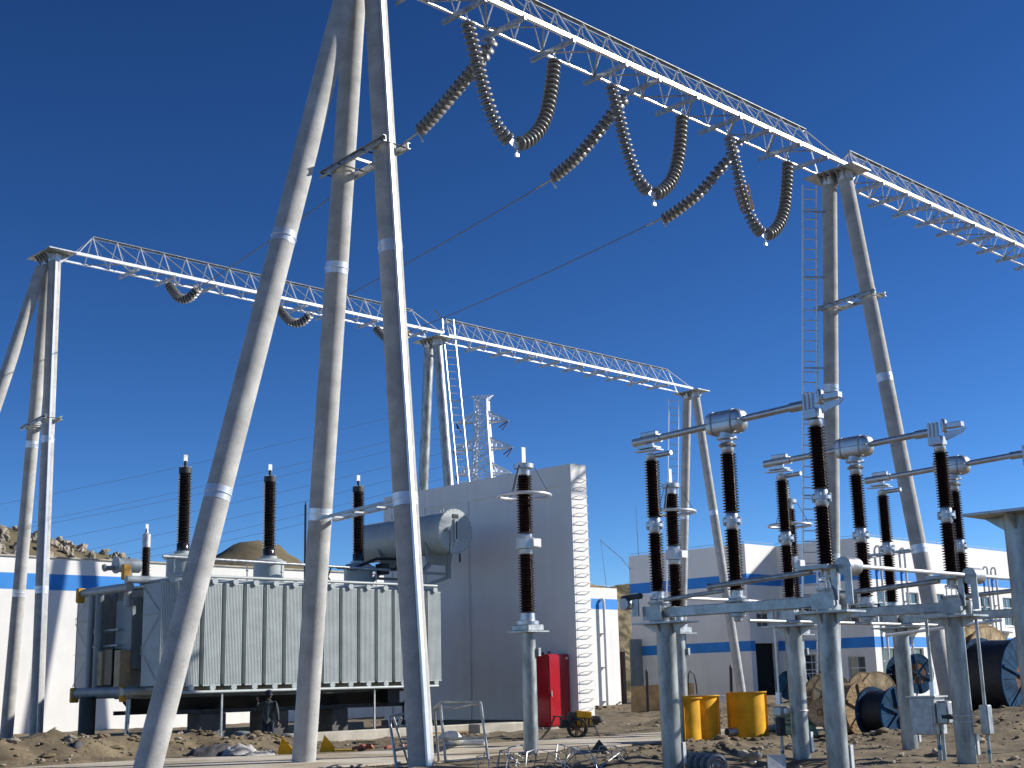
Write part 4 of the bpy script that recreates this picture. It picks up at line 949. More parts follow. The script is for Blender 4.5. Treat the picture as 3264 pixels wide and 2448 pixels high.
def hand(parent, wrist, fdir, palm_n, thumb_side, curl=.25, s=1.0):
    w = Vector(wrist); f = Vector(fdir).normalized(); n = Vector(palm_n).normalized(); t = Vector(thumb_side).normalized()
    J = {'w': (w, .024*s), 'p': (w+f*.045*s, (.036*s, .018*s)), 'k': (w+f*.085*s, (.038*s, .016*s))}; E = [('w', 'p'), ('p', 'k')]
    for i, (off, L) in enumerate(((.030, .070), (.010, .080), (-.010, .074), (-.029, .058))):
        a = w+f*.088*s+t*off*s; b = a+(f*(1-curl)+n*curl)*L*.5*s; c = b+(f*(1-2*curl)+n*2*curl)*L*.5*s
        J['a%d' % i] = (a, .0095*s); J['b%d' % i] = (b, .009*s); J['c%d' % i] = (c, .0075*s); E += [('k', 'a%d' % i), ('a%d' % i, 'b%d' % i), ('b%d' % i, 'c%d' % i)]
    a = w+f*.035*s+t*.040*s; b = a+(f*.6+t*.6)*.045*s; J['t0'] = (a, .011*s); J['t1'] = (b, .009*s); E += [('p', 't0'), ('t0', 't1')]
    return skin_body('hand', 'skin', parent, J, E, 1)
# standing worker, back to the camera, left hand raised to the tank
WK = thing('person', 'worker in dark jacket and cap standing with a raised hand under the transformer', 'person', (22.95, 33.75, -.28))
fx_ = Vector((_fw.x, _fw.y, 0)).normalized(); rx_ = Vector((_r0.x, _r0.y, 0)); wo_ = Vector((22.95, 33.75, -.28))
def wp(r, f, z): return wo_+rx_*r+fx_*f+Vector((0, 0, z))
J = {'pel': (wp(0, 0, .98), (.155, .125)), 'bel': (wp(0, .0, 1.12), (.165, .13)), 'che': (wp(.0, .01, 1.33), (.185, .135)), 'sho': (wp(0, .02, 1.46), (.12, .10)), 'nec': (wp(0, .03, 1.535), .062),
     'sl': (wp(-.19, .01, 1.43), .078), 'el': (wp(-.34, .16, 1.24), .062), 'wl': (wp(-.37, .30, 1.44), .045),
     'sr': (wp(.19, .01, 1.43), .078), 'er': (wp(.26, -.02, 1.15), .064), 'wr': (wp(.28, .04, .90), .048),
     'hem': (wp(0, 0, .86), (.165, .13))}
body = skin_body('jacket', 'jacket', WK, J, [('pel', 'bel'), ('bel', 'che'), ('che', 'sho'), ('sho', 'nec'), ('che', 'sl'), ('sl', 'el'), ('el', 'wl'), ('che', 'sr'), ('sr', 'er'), ('er', 'wr'), ('pel', 'hem')])
J = {'p': (wp(0, 0, .92), (.14, .11)), 'hl': (wp(-.09, 0, .84), .095), 'kl': (wp(-.11, .03, .47), .072), 'al': (wp(-.11, -.01, .09), .055), 'tl': (wp(-.12, .15, .05), .045),
     'hr': (wp(.09, 0, .84), .095), 'kr': (wp(.12, .02, .47), .072), 'ar': (wp(.13, -.02, .09), .055), 'tr': (wp(.15, .14, .05), .045)}
skin_body('trousers', 'trousers', WK, J, [('p', 'hl'), ('hl', 'kl'), ('kl', 'al'), ('al', 'tl'), ('p', 'hr'), ('hr', 'kr'), ('kr', 'ar'), ('ar', 'tr')])
hd_ = MB().blob(wp(0, .04, 1.655), .078, .095, .118, 3, .02, 18, 14); head = part(hd_, 'head', 'skin', WK, sharp=180)
part(MB().blob(wp(.082, .04, 1.65), .018, .022, .032, 1, .02, 8, 6), 'ear', 'skin', head, sharp=180); part(MB().blob(wp(-.082, .04, 1.65), .018, .022, .032, 1, .02, 8, 6), 'ear', 'skin', head, sharp=180)
part(MB().blob(wp(0, .135, 1.64), .016, .02, .024, 1, .02, 8, 6), 'nose', 'skin', head, sharp=180)
part(MB().blob(wp(0, .02, 1.66), .089, .098, .10, 5, .06, 16, 12), 'hair', 'cap_cloth', head, sharp=180)
part(MB().blob(wp(0, .035, 1.725), .103, .115, .075, 5, .04, 18, 10).blob(wp(0, .15, 1.705), .075, .06, .012, 1, .02, 12, 6), 'cap', 'cap_cloth', WK, sharp=180)
hand(WK, wp(-.37, .31, 1.45), (-.05, .25, 1), fx_, rx_, .12); hand(WK, wp(.285, .05, .88), (.05, .08, -1), -rx_, fx_, .35)
# crouching worker, only the bent back shows over the pit wall
CW = thing('person', 'crouching worker in grey jacket bent low beside the transformer pedestal', 'person', (21.95, 33.7, -.28))
wo_ = Vector((21.95, 33.75, -.28))
J = {'pel': (wp(-.2, 0, .40), (.17, .15)), 'bel': (wp(-.08, .0, .57), (.19, .16)), 'che': (wp(.12, .01, .63), (.20, .16)), 'sho': (wp(.30, .02, .55), (.13, .12)), 'nec': (wp(.40, .03, .49), .065),
     'sl': (wp(.22, .20, .52), .08), 'el': (wp(.30, .26, .28), .066), 'wl': (wp(.50, .26, .20), .048), 'sr': (wp(.24, -.17, .50), .08), 'er': (wp(.32, -.20, .26), .066), 'wr': (wp(.54, -.14, .18), .048)}
skin_body('jacket', 'grey_cloth', CW, J, [('pel', 'bel'), ('bel', 'che'), ('che', 'sho'), ('sho', 'nec'), ('che', 'sl'), ('sl', 'el'), ('el', 'wl'), ('che', 'sr'), ('sr', 'er'), ('er', 'wr')])
J = {'p': (wp(-.22, 0, .36), (.15, .13)), 'hl': (wp(-.18, .1, .34), .10), 'kl': (wp(.16, .14, .38), .08), 'al': (wp(-.10, .14, .06), .06), 'tl': (wp(.10, .14, .04), .045), 'hr': (wp(-.18, -.1, .34), .10), 'kr': (wp(.16, -.14, .36), .08), 'ar': (wp(-.10, -.14, .06), .06), 'tr': (wp(.10, -.14, .04), .045)}
skin_body('trousers', 'trousers', CW, J, [('p', 'hl'), ('hl', 'kl'), ('kl', 'al'), ('al', 'tl'), ('p', 'hr'), ('hr', 'kr'), ('kr', 'ar'), ('ar', 'tr')])
hd2 = part(MB().blob(wp(.50, .03, .46), .11, .085, .095, 4, .02, 16, 12), 'head', 'skin', CW, sharp=180); part(MB().blob(wp(.49, .03, .485), .112, .09, .09, 6, .05, 16, 12), 'hair', 'cap_cloth', hd2, sharp=180)
hand(CW, wp(.51, .26, .19), (1, .1, -.2), (0, 0, -1), rx_, .3); hand(CW, wp(.55, -.14, .17), (1, .1, -.2), (0, 0, -1), -rx_, .3)

# ================================================================== red cabinet, compressor cart
RC = thing('fire_cabinet', 'glossy red steel cabinet standing against the fire wall', 'cabinet', (33.4, 32.4, 0))
cx0, cx1, cy0, cy1, cz0, cz1 = 31.47*fk, 33.92, 30.46*fk, 31.7*fk, .08, 2.46
part(MB().box(cx0, cx1, cy0+.03, cy1, cz0, cz1), 'case', 'red_paint', RC, bevel=.012)
part(MB().box(cx0+.02, cx1-.02, cy0, cy0+.026, cz0+.05, cz1-.05), 'door', 'red_paint', RC, bevel=.008)
part(MB().box(cx0+.06, cx0+.10, cy0-.03, cy0, 1.05, 1.24), 'door_handle', 'galvanised_bright', RC, bevel=.008)
part(MB().prism([(cx1-.17, cy0-.002, cz1-.10), (cx1-.06, cy0-.002, cz1-.10), (cx1-.06, cy0-.002, cz1-.16), (cx1-.13, cy0-.002, cz1-.19), (cx1-.17, cy0-.002, cz1-.18)], (0, .004, 0)), 'white_sticker', 'label_white', RC)
part(MB().cyl((33.1, 32.4, cz1), (33.1, 32.4, cz1+.07), .10, n=14), 'vent_cap', 'rust', RC); part(MB().cyl((33.5, 32.4, cz1), (33.5, 32.4, cz1+.10), .03, n=10).cyl((33.5, 32.4, cz1+.06), (33.5, 32.4, cz1+.10), .07, n=10), 'vent_cap', 'rust', RC)
part(MB().box(cx0-.04, cx1+.02, cy0+.0, cy1, -.2, .058), 'plinth', 'kerb_concrete', RC)
CT = thing('cart', 'two-wheeled hand cart carrying a yellow machine by the red cabinet', 'cart', (27.6, 25.9, 0))
c0 = Vector((27.65, 25.75, 0)); cu = Vector((.74, -.67, 0)); cv = Vector((.67, .74, 0))     # cu runs along the cart, cv across
def cp_(u, v, z): return c0+cu*u+cv*v+Vector((0, 0, z))
for v in (-.25, .25):
    w_ = part(MB().torus(cp_(0, v, .27), cv, .25, .022, 32, 8), 'wheel', 'rubber', CT)
    part(MB().torus(cp_(0, v, .27), cv, .222, .014, 28, 6), 'rim', 'dark_steel', w_); part(MB().cyl(cp_(0, v-.05, .27), cp_(0, v+.05, .27), .04, n=12), 'hub', 'dark_steel', w_)
    for k in range(6):
        an = math.pi*k/3+.3; e = cp_(0, v, .27)+cu*(.22*math.cos(an))+Vector((0, 0, .22*math.sin(an))); part(MB().bar(cp_(0, v, .27), e, .035, .018, up=cv), 'spoke', 'rust', w_)
part(MB().cyl(cp_(0, -.25, .27), cp_(0, .25, .27), .025, n=10), 'axle', 'dark_steel', CT)
for v in (-.2, .2):
    part(MB().tube([cp_(-.62, v, .60), cp_(-.35, v, .58), cp_(.55, v, .50)], .016, 6), 'side_rail', 'dark_steel', CT)
    part(MB().bar(cp_(-.5, v, .30), cp_(.5, v, .30), .035), 'bed_rail', 'dark_steel', CT)
    for u in (-.45, -.2, .4): part(MB().bar(cp_(u, v, .30), cp_(u, v, .57), .02), 'rail_post', 'dark_steel', CT)
    part(MB().tube([cp_(-.62, v, .60), cp_(-.75, v, .30), cp_(-1.0, v*1.2, .02)], .014, 6), 'stand_leg', 'dark_steel', CT)
    part(MB().tube([cp_(.48, v, .32), cp_(.55, v, .15), cp_(.60, v*1.3, .0)], .012, 6), 'stand_leg', 'dark_steel', CT)
part(MB().tube([cp_(-.62, -.2, .60), cp_(-.66, 0, .62), cp_(-.62, .2, .60)], .02, 6), 'handle', 'dark_steel', CT)
mz = part(MB().prism([cp_(-.02, -.2, .33), cp_(.34, -.2, .33), cp_(.40, -.2, .40), cp_(.40, -.2, .70), cp_(-.02, -.2, .74)], cv*.4), 'machine_cover', 'yellow_paint', CT, bevel=.012)
for u in (.08, .18, .28): part(MB().prism([cp_(u, -.206, .34), cp_(u+.05, -.206, .34), cp_(u+.05, -.206, .52), cp_(u, -.206, .52)], cv*.008), 'louvre', 'plate_black', mz)
part(MB().prism([cp_(-.24, -.19, .33), cp_(-.03, -.19, .33), cp_(-.03, -.19, .72), cp_(-.24, -.19, .70)], cv*.38), 'engine', 'dark_steel', CT, bevel=.015)
part(MB().cyl(cp_(.40, -.02, .46), cp_(.58, -.02, .46), .14, .12, 16), 'fan_shroud', 'plate_black', CT); part(MB().blob(cp_(.62, 0, .48), .10, .10, .10, 2, .2, 10, 7), 'rag', 'cloth_dark', CT)
part(MB().cyl(cp_(-.34, 0, .40), cp_(-.34, .18, .40), .12, n=14), 'air_tank', 'dark_steel', CT)

# ================================================================== stored things on the ground
def half_shell(label, c, R, h, a0, a1, m='yellow_paint', z0=0.05, flange=.07):
    root = thing('half_shell', label, 'steel shell', (c[0], c[1], z0), 'yellow steel half shells')
    n = 22; sh = MB(); t = .02
    an = [a0+(a1-a0)*i/n for i in range(n+1)]
    o = [Vector((c[0]+R*math.cos(a), c[1]+R*math.sin(a), z0)) for a in an]; i_ = [Vector((c[0]+(R-t)*math.cos(a), c[1]+(R-t)*math.sin(a), z0)) for a in an]
    part(sh.prism(o+i_[::-1], (0, 0, h)), 'shell', m, root)
    o2 = [Vector((c[0]+(R+flange)*math.cos(a), c[1]+(R+flange)*math.sin(a), z0+h+.002)) for a in an]; i2 = [Vector((c[0]+(R-flange)*math.cos(a), c[1]+(R-flange)*math.sin(a), z0+h+.002)) for a in an]
    part(MB().prism(o2+i2[::-1], (0, 0, .022)), 'flange', m, root)
    for a in (a0, a1):
        d = Vector((math.cos(a), math.sin(a), 0)); tg = Vector((-d.y, d.x, 0)); p = Vector((c[0], c[1], z0))+d*(R+.002)
        part(MB().prism([p-tg*.012, p+d*.07-tg*.012, p+d*.07+tg*.012, p+tg*.012], (0, 0, h-.004)), 'edge_flange', m, root)
    return root
yc = (atz(2395, 2350, .05)); half_shell('yellow half shell standing alone beside the green hose', (28.25, 20.45), .44, 1.08, rad(135), rad(318), z0=.06)
half_shell('yellow half shell standing behind the smaller sunlit one', (27.35, 21.25), .44, 1.06, rad(150), rad(325), z0=.02)
half_shell('yellow half shell with a sunlit flat side beside the first steel post', (26.55, 21.05), .34, 1.02, rad(-15), rad(-150), z0=.02)
# flat-wedge yellow plates by the road
for k, (x, y, lb) in enumerate(((18.62, 27.0, 'yellow triangular steel bracket standing by the road near the sandbags'), (19.62, 26.7, 'yellow triangular steel bracket half hidden behind the middle concrete leg'))):
    r_ = thing('steel_bracket', lb, 'bracket', (x, y, .03), 'yellow triangular brackets'); d = Vector((.62, -.55, 0))
    part(MB().prism([Vector((x, y, .03)), Vector((x, y, .03))+d*.42, Vector((x, y, .03))+d*.44+Vector((0, 0, .10)), Vector((x, y, .03))+d*.14+Vector((0, 0, .40))], (.02, .02, 0)), 'upright_plate', 'yellow_paint', r_)
    part(MB().prism([Vector((x, y, .03))+d*.35, Vector((x, y, .03))+d*1.0, Vector((x, y, .03))+d*1.0+Vector((.3, .4, 0)), Vector((x, y, .03))+d*.3+Vector((.3, .4, 0))], (0, 0, .03)), 'foot_plate', 'yellow_paint', r_)
# cable drums
def drum(label, c, R, Wd, flm, wrap, ang=math.pi/2, r_wrap=.8, planks=18, hub=.30, group='cable drums', ribs=True):
    """c: centre of the front flange; the drum runs back along ang"""
    root = thing('cable_drum', label, 'cable drum', (c[0], c[1], c[2]-R), group); c = Vector(c); ax = Vector((math.cos(ang), math.sin(ang), 0))
    s = Vector((-ax.y, ax.x, 0)); u = Vector((0, 0, 1))
    part(MB().lathe(c+ax*.06, ax, [(R*r_wrap*.97, 0), (R*r_wrap, Wd*.15), (R*r_wrap*.985, Wd*.4), (R*r_wrap, Wd*.7), (R*r_wrap*.97, Wd-.06)], 40), 'cable_wrap', wrap, root)
    for side, o in ((0, c), (1, c+ax*Wd)):
        rim = part(MB().lathe(o, ax, [(R*.955, -.0), (R, -.0), (R, .055), (R*.955, .055)], 48, False), 'flange_rim', flm if flm != 'pale_wood' else 'wood', root)
        for k in range(planks):                 # radial boards, each its own piece, with open joints between
            a0 = 2*math.pi*(k+.03)/planks; a1 = 2*math.pi*(k+.97)/planks; t0 = random.uniform(0, .008)
            f_ = lambda a, r: o+s*(r*math.cos(a))+u*(r*math.sin(a))+ax*t0
            am = (a0+a1)/2
            part(MB().prism([f_(a0, R*hub), f_(a0, R*.95), f_(am, R*.955), f_(a1, R*.95), f_(a1, R*hub)], ax*.04), 'plank', flm, rim)
        if ribs and side == 0:
            for k in range(6):
                a = 2*math.pi*k/6+.35; part(MB().bar(o-ax*.02+s*(.1*math.cos(a))+u*(.1*math.sin(a)), o-ax*.02+s*(R*.95*math.cos(a))+u*(R*.95*math.sin(a)), .07, .04, up=ax), 'flange_rib', flm, rim)
        part(MB().lathe(o-ax*.03, ax, [(R*.05, 0), (R*.13, 0), (R*.13, .03), (R*.05, .03)], 20, False), 'hub_ring', flm, rim)
        part(MB().lathe(o+ax*.02, ax, [(R*.1, 0), (R*(hub+.02), .0)], 24, False), 'hub_disc', 'rust' if flm == 'drum_blue' else 'wood', rim)
    return root
def gp_(x, y, dep, R): p = atd(x, y, dep); return (p.x, p.y, max(p.z, R-.02))
drum('blue-flanged cable drum wound with black cable before the slim steel post', (29.25, 16.80, .60), .62, .75, 'drum_blue', 'cable_black', rad(80), .86, 16)
drum('wood-lagged cable drum behind the near blue drum', (30.2, 18.35, .66), .68, .8, 'wood', 'wood', rad(85), .96, 20)
drum('empty pale wooden drum lying behind the wood-lagged one', (32.0, 20.3, .95), .62, .5, 'pale_wood', 'wood', rad(60), .6, 14, ribs=False)
drum('pale wooden drum further back behind the wood-lagged one', (34.2, 20.2, .93), .66, .6, 'pale_wood', 'wood', rad(70), .6, 14, ribs=False)
drum('small pale wooden spool leaning near the steel post with the gearbox', (29.3, 19.0, .62), .34, .45, 'pale_wood', 'wood', rad(15), .55, 12, ribs=False)
drum('blue cable drum standing high on the bank before the ground-floor windows', (57.6, 31.9, 1.50), .92, 1.1, 'drum_blue', 'cable_black', rad(70), .7, 18, .55)
drum('dark blue cable drum before the dark doorway', (50.2, 34.1, 1.14), .62, .9, 'drum_blue', 'cable_black', rad(-5), .85, 16)
drum('black cable drum with a reddish rim beside the one at the doorway', (51.6, 33.2, 1.14), .62, .6, 'rust', 'cable_black', rad(0), .85, 16)
drum('huge blue-flanged drum wound with black cable beside the bare post', (40.3, 18.70, 1.26), 1.30, 1.5, 'drum_blue', 'cable_black', rad(82), .93, 24, .42)
drum('big pale-boarded drum behind the huge blue drum', (*atd(3160, 2112, 43.5)[:2], 1.60), 1.40, .5, 'pale_wood', 'cable_black', rad(84), .85, 26, ribs=False)
drum('another big pale-boarded drum furthest behind the huge blue drum', (*atd(3138, 2100, 45.5)[:2], 1.72), 1.46, .5, 'pale_wood', 'cable_black', rad(84), .85, 26, ribs=False)
# hose coil
HC = thing('hose_coil', 'coil of translucent green hose beside the yellow half shell', 'hose', (29.6, 20.1, .05))
for k in range(9):
    c = Vector((29.7+random.uniform(-.04, .04), 20.0+random.uniform(-.04, .04), .07+.065*k)); R = .52+random.uniform(-.06, .04)
    n = 36; part(MB().tube([c+Vector((R*math.cos(2*math.pi*i/n), R*math.sin(2*math.pi*i/n), .035*math.sin(2*math.pi*i/n*2+k))) for i in range(n)], .04, 8, True), 'turn', 'green_hose', HC)
HC2 = thing('hose_coil', 'low coil of green hose in front of the taller coil', 'hose', (28.95, 19.5, .05))
for k in range(4):
    c = Vector((28.95, 19.45, .06+.06*k)); R = .42+random.uniform(-.04, .04); n = 32; part(MB().tube([c+Vector((R*math.cos(2*math.pi*i/n), R*math.sin(2*math.pi*i/n), .025*math.sin(2*math.pi*i/n*2+k))) for i in range(n)], .036, 8, True), 'turn', 'green_hose', HC2)
solo(MB().lathe((27.55, 20.6, .20), (.95, -.25, .02), [(.085, 0), (.10, 0), (.10, 1.5), (.085, 1.5), (.085, 0)], 20, False), 'steel_pipe', 'galvanised', 'short grey pipe lying between the yellow half shells', 'pipe', (28.2, 20.4, .1))
PL = thing('plywood_sheet', 'big weathered plywood sheet propped in front of the control building', 'plywood', (47.6, 39.5, 0))
p0, p1, p2, p3 = atd(2012, 2188, 60), atd(2203, 2176, 60), atd(2203, 2290, 60), atd(2012, 2292, 60); part(MB().prism([p3, p2, p1, p0], (.02, .02, 0)), 'board', 'plywood', PL)
pb = thing('plywood_sheet', 'small tan board propped behind the first steel posts', 'plywood', (52, 41, 0)); q0, q1, q2, q3 = atd(2192, 2178, 61), atd(2212, 2178, 61), atd(2212, 2215, 61), atd(2192, 2215, 61); part(MB().prism([q3, q2, q1, q0], (.02, .02, 0)), 'board', 'pale_wood', pb)
for k in range(6):
    a = atd(2298-k*1.5, 2218+k*6, 58); b = atd(2342+k*1.2, 2219+k*6, 57.4)
    solo(MB().bar(a, b, .30, .055), 'plank', 'frame_white', 'pale plank in the stack behind the yellow half shells, ' + ['topmost', 'second from the top', 'third from the top', 'third from the bottom', 'second from the bottom', 'lowest'][k], 'plank', (a+b)/2, 'stack of pale planks')
for k, (x, y0_, y1_, lb) in enumerate(((2062, 2140, 2190, 'rising over the plywood sheet'), (2330, 2128, 2218, 'beside the stack of pale planks'))):
    a, b = atd(x, y1_, 59), atd(x-1, y0_, 59); solo(MB().cyl(Vector((a.x, a.y, -.1)), b, .07, .07, 10).cyl(b, b+Vector((0, 0, .14)), .07, .01, 10), 'standpipe', 'plate_black', 'thin black pointed pipe '+lb, 'pipe', (a.x, a.y, 0))
solo(MB().tube([atd(2193, 2215, 57), atd(2194, 2150, 57), atd(2200, 2138, 57), atd(2213, 2150, 57), atd(2219, 2180, 57), atd(2222, 2212, 57)], .03, 6), 'bent_conduit', 'cable_black', 'thin black conduit bent over in an arch behind the first steel posts', 'conduit', atd(2200, 2215, 57))
solo(MB().cyl((57.0, 73.0, -.3), (57.0, 73.0, 15.3), .10, .05, 8), 'mast', 'plate_black', 'thin dark mast rising behind the transformer bushings', 'mast', (57.0, 73.0, 0)) if False else None
mp_ = atb(972, 1840, 44.2); solo(MB().cyl((mp_.x, 44.2, -.2), (mp_.x, 44.2, atb(970, 1608, 44.2).z), .055, .05, 10).cyl((mp_.x, 44.2, atb(970, 1608, 44.2).z), (mp_.x, 44.2, atb(970, 1608, 44.2).z+.12), .02, n=6), 'mast', 'plate_black', 'slim black mast between the middle and right transformer bushings', 'mast', (mp_.x, 44.2, 0))

# control boxes on the posts
CB = thing('control_box', 'grey steel control box on a stand beside its steel post', 'control box', (22.6, 12.5, 0))
bx0 = Vector((22.35, 12.72, .45)); 
part(MB().box(22.15, 22.55, 12.02, 12.50, .44, 1.08), 'case', 'zinc_cap', CB, bevel=.015); part(MB().box(22.12, 22.58, 11.97, 12.55, 1.082, 1.11), 'lid', 'zinc_cap', CB)
part(MB().box(22.135, 22.149, 12.06, 12.46, .48, 1.04), 'door', 'zinc_cap', CB, bevel=.004)
part(MB().box(22.17, 22.50, 11.78, 12.015, .62, 1.02), 'gearbox', 'galvanised', CB, bevel=.03); part(MB().cyl((22.2, 11.9, .75), (22.2, 11.55, .75), .045, n=12), 'shaft_boss', 'dark_steel', CB)
part(MB().cyl((22.3, 12.10, 1.1), (22.3, 12.10, 2.48), .03, n=10), 'drive_rod', 'galvanised', CB); part(MB().box(22.26, 22.34, 12.06, 12.14, 1.11, 1.35), 'rod_clamp', 'galvanised_bright', CB)
for y in (12.08, 12.0): part(MB().cyl((22.32, y, -.2), (22.32, y, .62), .035, n=10), 'conduit', 'galvanised', CB)
part(MB().cyl((22.32, 12.08, .18), (22.32, 12.08, .26), .037, n=10), 'tape', 'tape_blue', CB)
for z in (.68, .78): part(MB().torus((22.0, 11.42, z), (0, 0, 1), .175, .01, 28, 6), 'pipe_strap', 'galvanised_bright', CB)
GB = thing('gearbox', 'small grey gearbox clamped to the post by the green hose', 'gearbox', (21.78, 14.9, 0))
part(MB().box(21.60, 21.82, 14.86, 15.06, .78, .96), 'case', 'galvanised', GB, bevel=.02); part(MB().box(21.62, 21.78, 14.90, 15.03, .42, .76), 'motor', 'dark_steel', GB, bevel=.02)
part(MB().box(21.66, 21.8, 14.80, 14.86, .82, .93), 'cover', 'galvanised_bright', GB, bevel=.01)
part(MB().tube([(21.7, 14.96, -.2), (21.7, 14.96, .42)], .03, 10), 'conduit', 'galvanised', GB); part(MB().cyl((21.7, 14.96, .1), (21.7, 14.96, .15), .033, n=10), 'tape', 'tape_blue', GB)
part(MB().cyl((21.7, 14.96, .96), (21.7, 14.96, 2.45), .018, n=8), 'drive_rod', 'galvanised_bright', GB); part(MB().box(21.66, 21.74, 14.92, 15.0, 1.0, 1.22), 'rod_clamp', 'galvanised_bright', GB)
part(MB().torus((22.0, 14.74, .87), (0, 0, 1), .175, .011, 28, 6), 'pipe_strap', 'galvanised_bright', GB)
SG = thing('gearbox', 'small grey gearbox on the far side of the control-box post', 'gearbox', (22.2, 11.1, 0))
part(MB().box(22.12, 22.30, 11.02, 11.18, .45, .95), 'case', 'galvanised', SG, bevel=.02); part(MB().cyl((22.2, 11.1, -.2), (22.2, 11.1, .45), .03, n=10), 'conduit', 'galvanised', SG); part(MB().cyl((22.2, 11.1, .95), (22.2, 11.1, 2.45), .03, n=10), 'drive_rod', 'galvanised', SG)
part(MB().cyl((22.2, 11.1, .14), (22.2, 11.1, .20), .033, n=10), 'tape', 'tape_blue', SG)

# pipe trestles by the three-legged frame
def trestle(label, P, m='galvanised', r=.028):
    root = thing('pipe_trestle', label, 'trestle', (P[0][0], P[0][1], 0), 'welded pipe trestles')
    for a, b in P[1]: part(MB().cyl(Vector(a), Vector(b), r, n=10), 'pipe', m, root)
T = lambda x, y, d: atd(x, y, d)
f1 = [T(1403, 2238, 26.2), T(1532, 2240, 26.0), T(1422, 2448, 26.0), T(1556, 2420, 25.8)]
b1_ = [T(1382, 2262, 27.0), T(1448, 2256, 27.0)]
P = [(f1[0], f1[1]), (f1[0], f1[2]), (f1[1], f1[3]), (T(1418, 2356, 26.1), T(1548, 2352, 25.9)), (T(1425, 2428, 26.0), T(1552, 2416, 25.8)), (T(1384, 2258, 27.0), T(1448, 2256, 27.0)), (f1[1], T(1448, 2256, 27.0)), (f1[0], T(1384, 2258, 27.0)),
     (T(1384, 2258, 27.0), T(1400, 2440, 27.2)), (T(1397, 2362, 27), T(1418, 2356, 26.1)), (T(1425, 2428, 26.0), T(1400, 2440, 27.2))]
trestle('welded pipe trestle standing right of the three-legged pole frame', (f1[2], P))
P = [(T(1240, 2283, 25.6), T(1266, 2460, 25.2)), (T(1240, 2283, 25.6), T(1300, 2274, 25.6)), (T(1252, 2283, 26.2), T(1305, 2440, 26.2)), (T(1300, 2274, 25.6), T(1345, 2272, 25.6)), (T(1258, 2392, 25.4), T(1320, 2378, 25.4)), (T(1266, 2314, 26), T(1330, 2316, 26)), (T(1280, 2288, 26), T(1266, 2318, 26)), (T(1268, 2448, 25.3), T(1340, 2436, 25.5)), (T(1275, 2355, 26.1), T(1330, 2355, 26))]
trestle('welded pipe trestle half behind the channelled concrete leg', (T(1266, 2460, 25.2), P))
# galvanised brackets in a heap at the edge of the road
for k in range(9):
    c = atz(1560+k*47+random.uniform(-14, 14), 2438+random.uniform(-16, 10), .08); d = Vector((random.uniform(-1, 1), random.uniform(-1, 1), 0)).normalized(); n_ = Vector((-d.y, d.x, 0)); h = random.uniform(.12, .32); L = random.uniform(.3, .6)
    r_ = thing('steel_hoop', 'bent galvanised hoop in the tangle at the foot of the first arrester', 'steel hoop', (c.x, c.y, 0), 'tangle of galvanised hoops')
    part(MB().tube([c-d*L+Vector((0, 0, -.08)), c-d*L*.7+Vector((0, 0, h)), c+d*L*.5+Vector((0, 0, h+.03)), c+d*L+Vector((0, 0, -.06))], .010, 6), 'bar', 'galvanised', r_)
    part(MB().tube([c-d*L+n_*.2+Vector((0, 0, -.08)), c-d*L*.6+n_*.2+Vector((0, 0, h*.8)), c+d*L+n_*.15+Vector((0, 0, -.05))], .010, 6), 'bar', 'galvanised', r_); part(MB().bar(c-d*L*.5+Vector((0, 0, h)), c-d*L*.5+n_*.2+Vector((0, 0, h*.8)), .025, .012), 'cross_bar', 'galvanised', r_)
# fallen disc insulators in front of the first steel post
FI = thing('insulator_string', 'short string of grey disc insulators lying on the soil beside the first steel post', 'insulator', (19.2, 14.8, .1))
dm, cm = disc_mesh('grey', 'porcelain_grey'); i0 = atz(2198, 2432, .12); i1 = atz(2282, 2440, .12)
for k in range(5):
    o = link('disc', dm, FI); o.location = i0+(i1-i0)*(k/4)-ORG[FI]; d = (i0-i1).normalized(); o.rotation_euler = d.to_track_quat('Z', 'Y').to_euler(); link('cap', cm, o)
fd = atz(2398, 2420, .12); FD = thing('insulator_disc', 'single grey disc insulator lying upside down in the soil', 'insulator', fd); o = link('disc', dm, FD); o.rotation_euler = (math.pi-.3, .2, 0); link('cap', cm, o)
wp0 = atz(2470, 2440, .1); solo(MB().prism([wp0+Vector((-.12, .05, -.05)), wp0+Vector((.14, -.12, -.05)), wp0+Vector((.18, -.1, .16)), wp0+Vector((-.06, .1, .17))], (.03, .03, 0)), 'steel_offcut', 'galvanised', 'pale flat steel offcut stuck in the soil near the gearbox post', 'offcut', wp0)
# dark sheet on the road, tarpaulins, sandbags, white pipe
sp = atz(1915, 2401, .03); SH = thing('folded_sheet', 'dark folded metal sheet standing like a tent on the road edge', 'metal sheet', sp)
d = Vector((.72, -.69, 0)); part(MB().prism([sp-d*.24, sp+d*.20, sp-d*.02+Vector((0, 0, .28))], (.12, .14, -.02)), 'peak', 'dark_steel', SH); part(MB().prism([sp-d*.62, sp-d*.2, sp-d*.25+Vector((.05, .05, .04)), sp-d*.58+Vector((.05, .05, .13))], (.1, .12, 0)), 'flap', 'galvanised', SH)
def cloth(label, name, m, c, sx, sy, h, seed, cat, kind=0):
    c = Vector(c); mb = MB(); n = 22
    for j in range(n+1):
        for i in range(n+1):
            u, v = -1+2*i/n, -1+2*j/n; x, y = c.x+u*sx, c.y+v*sy; e = max(0, 1-(u*u+v*v)**1.2)
            z = h*e*(.55+.6*abs(noise.noise(Vector((x*3.1, y*3.1, seed)))))+.07*abs(noise.noise(Vector((x*9, y*9, seed+2))))*min(1, e*3)-.06*(1-min(1, e*4))
            mb.v.append(Vector((x, y, c.z+z)))
    mb.f = [(j*(n+1)+i, j*(n+1)+i+1, (j+1)*(n+1)+i+1, (j+1)*(n+1)+i) for j in range(n) for i in range(n)]
    return solo(mb, name, m, label, cat, c, sharp=70)
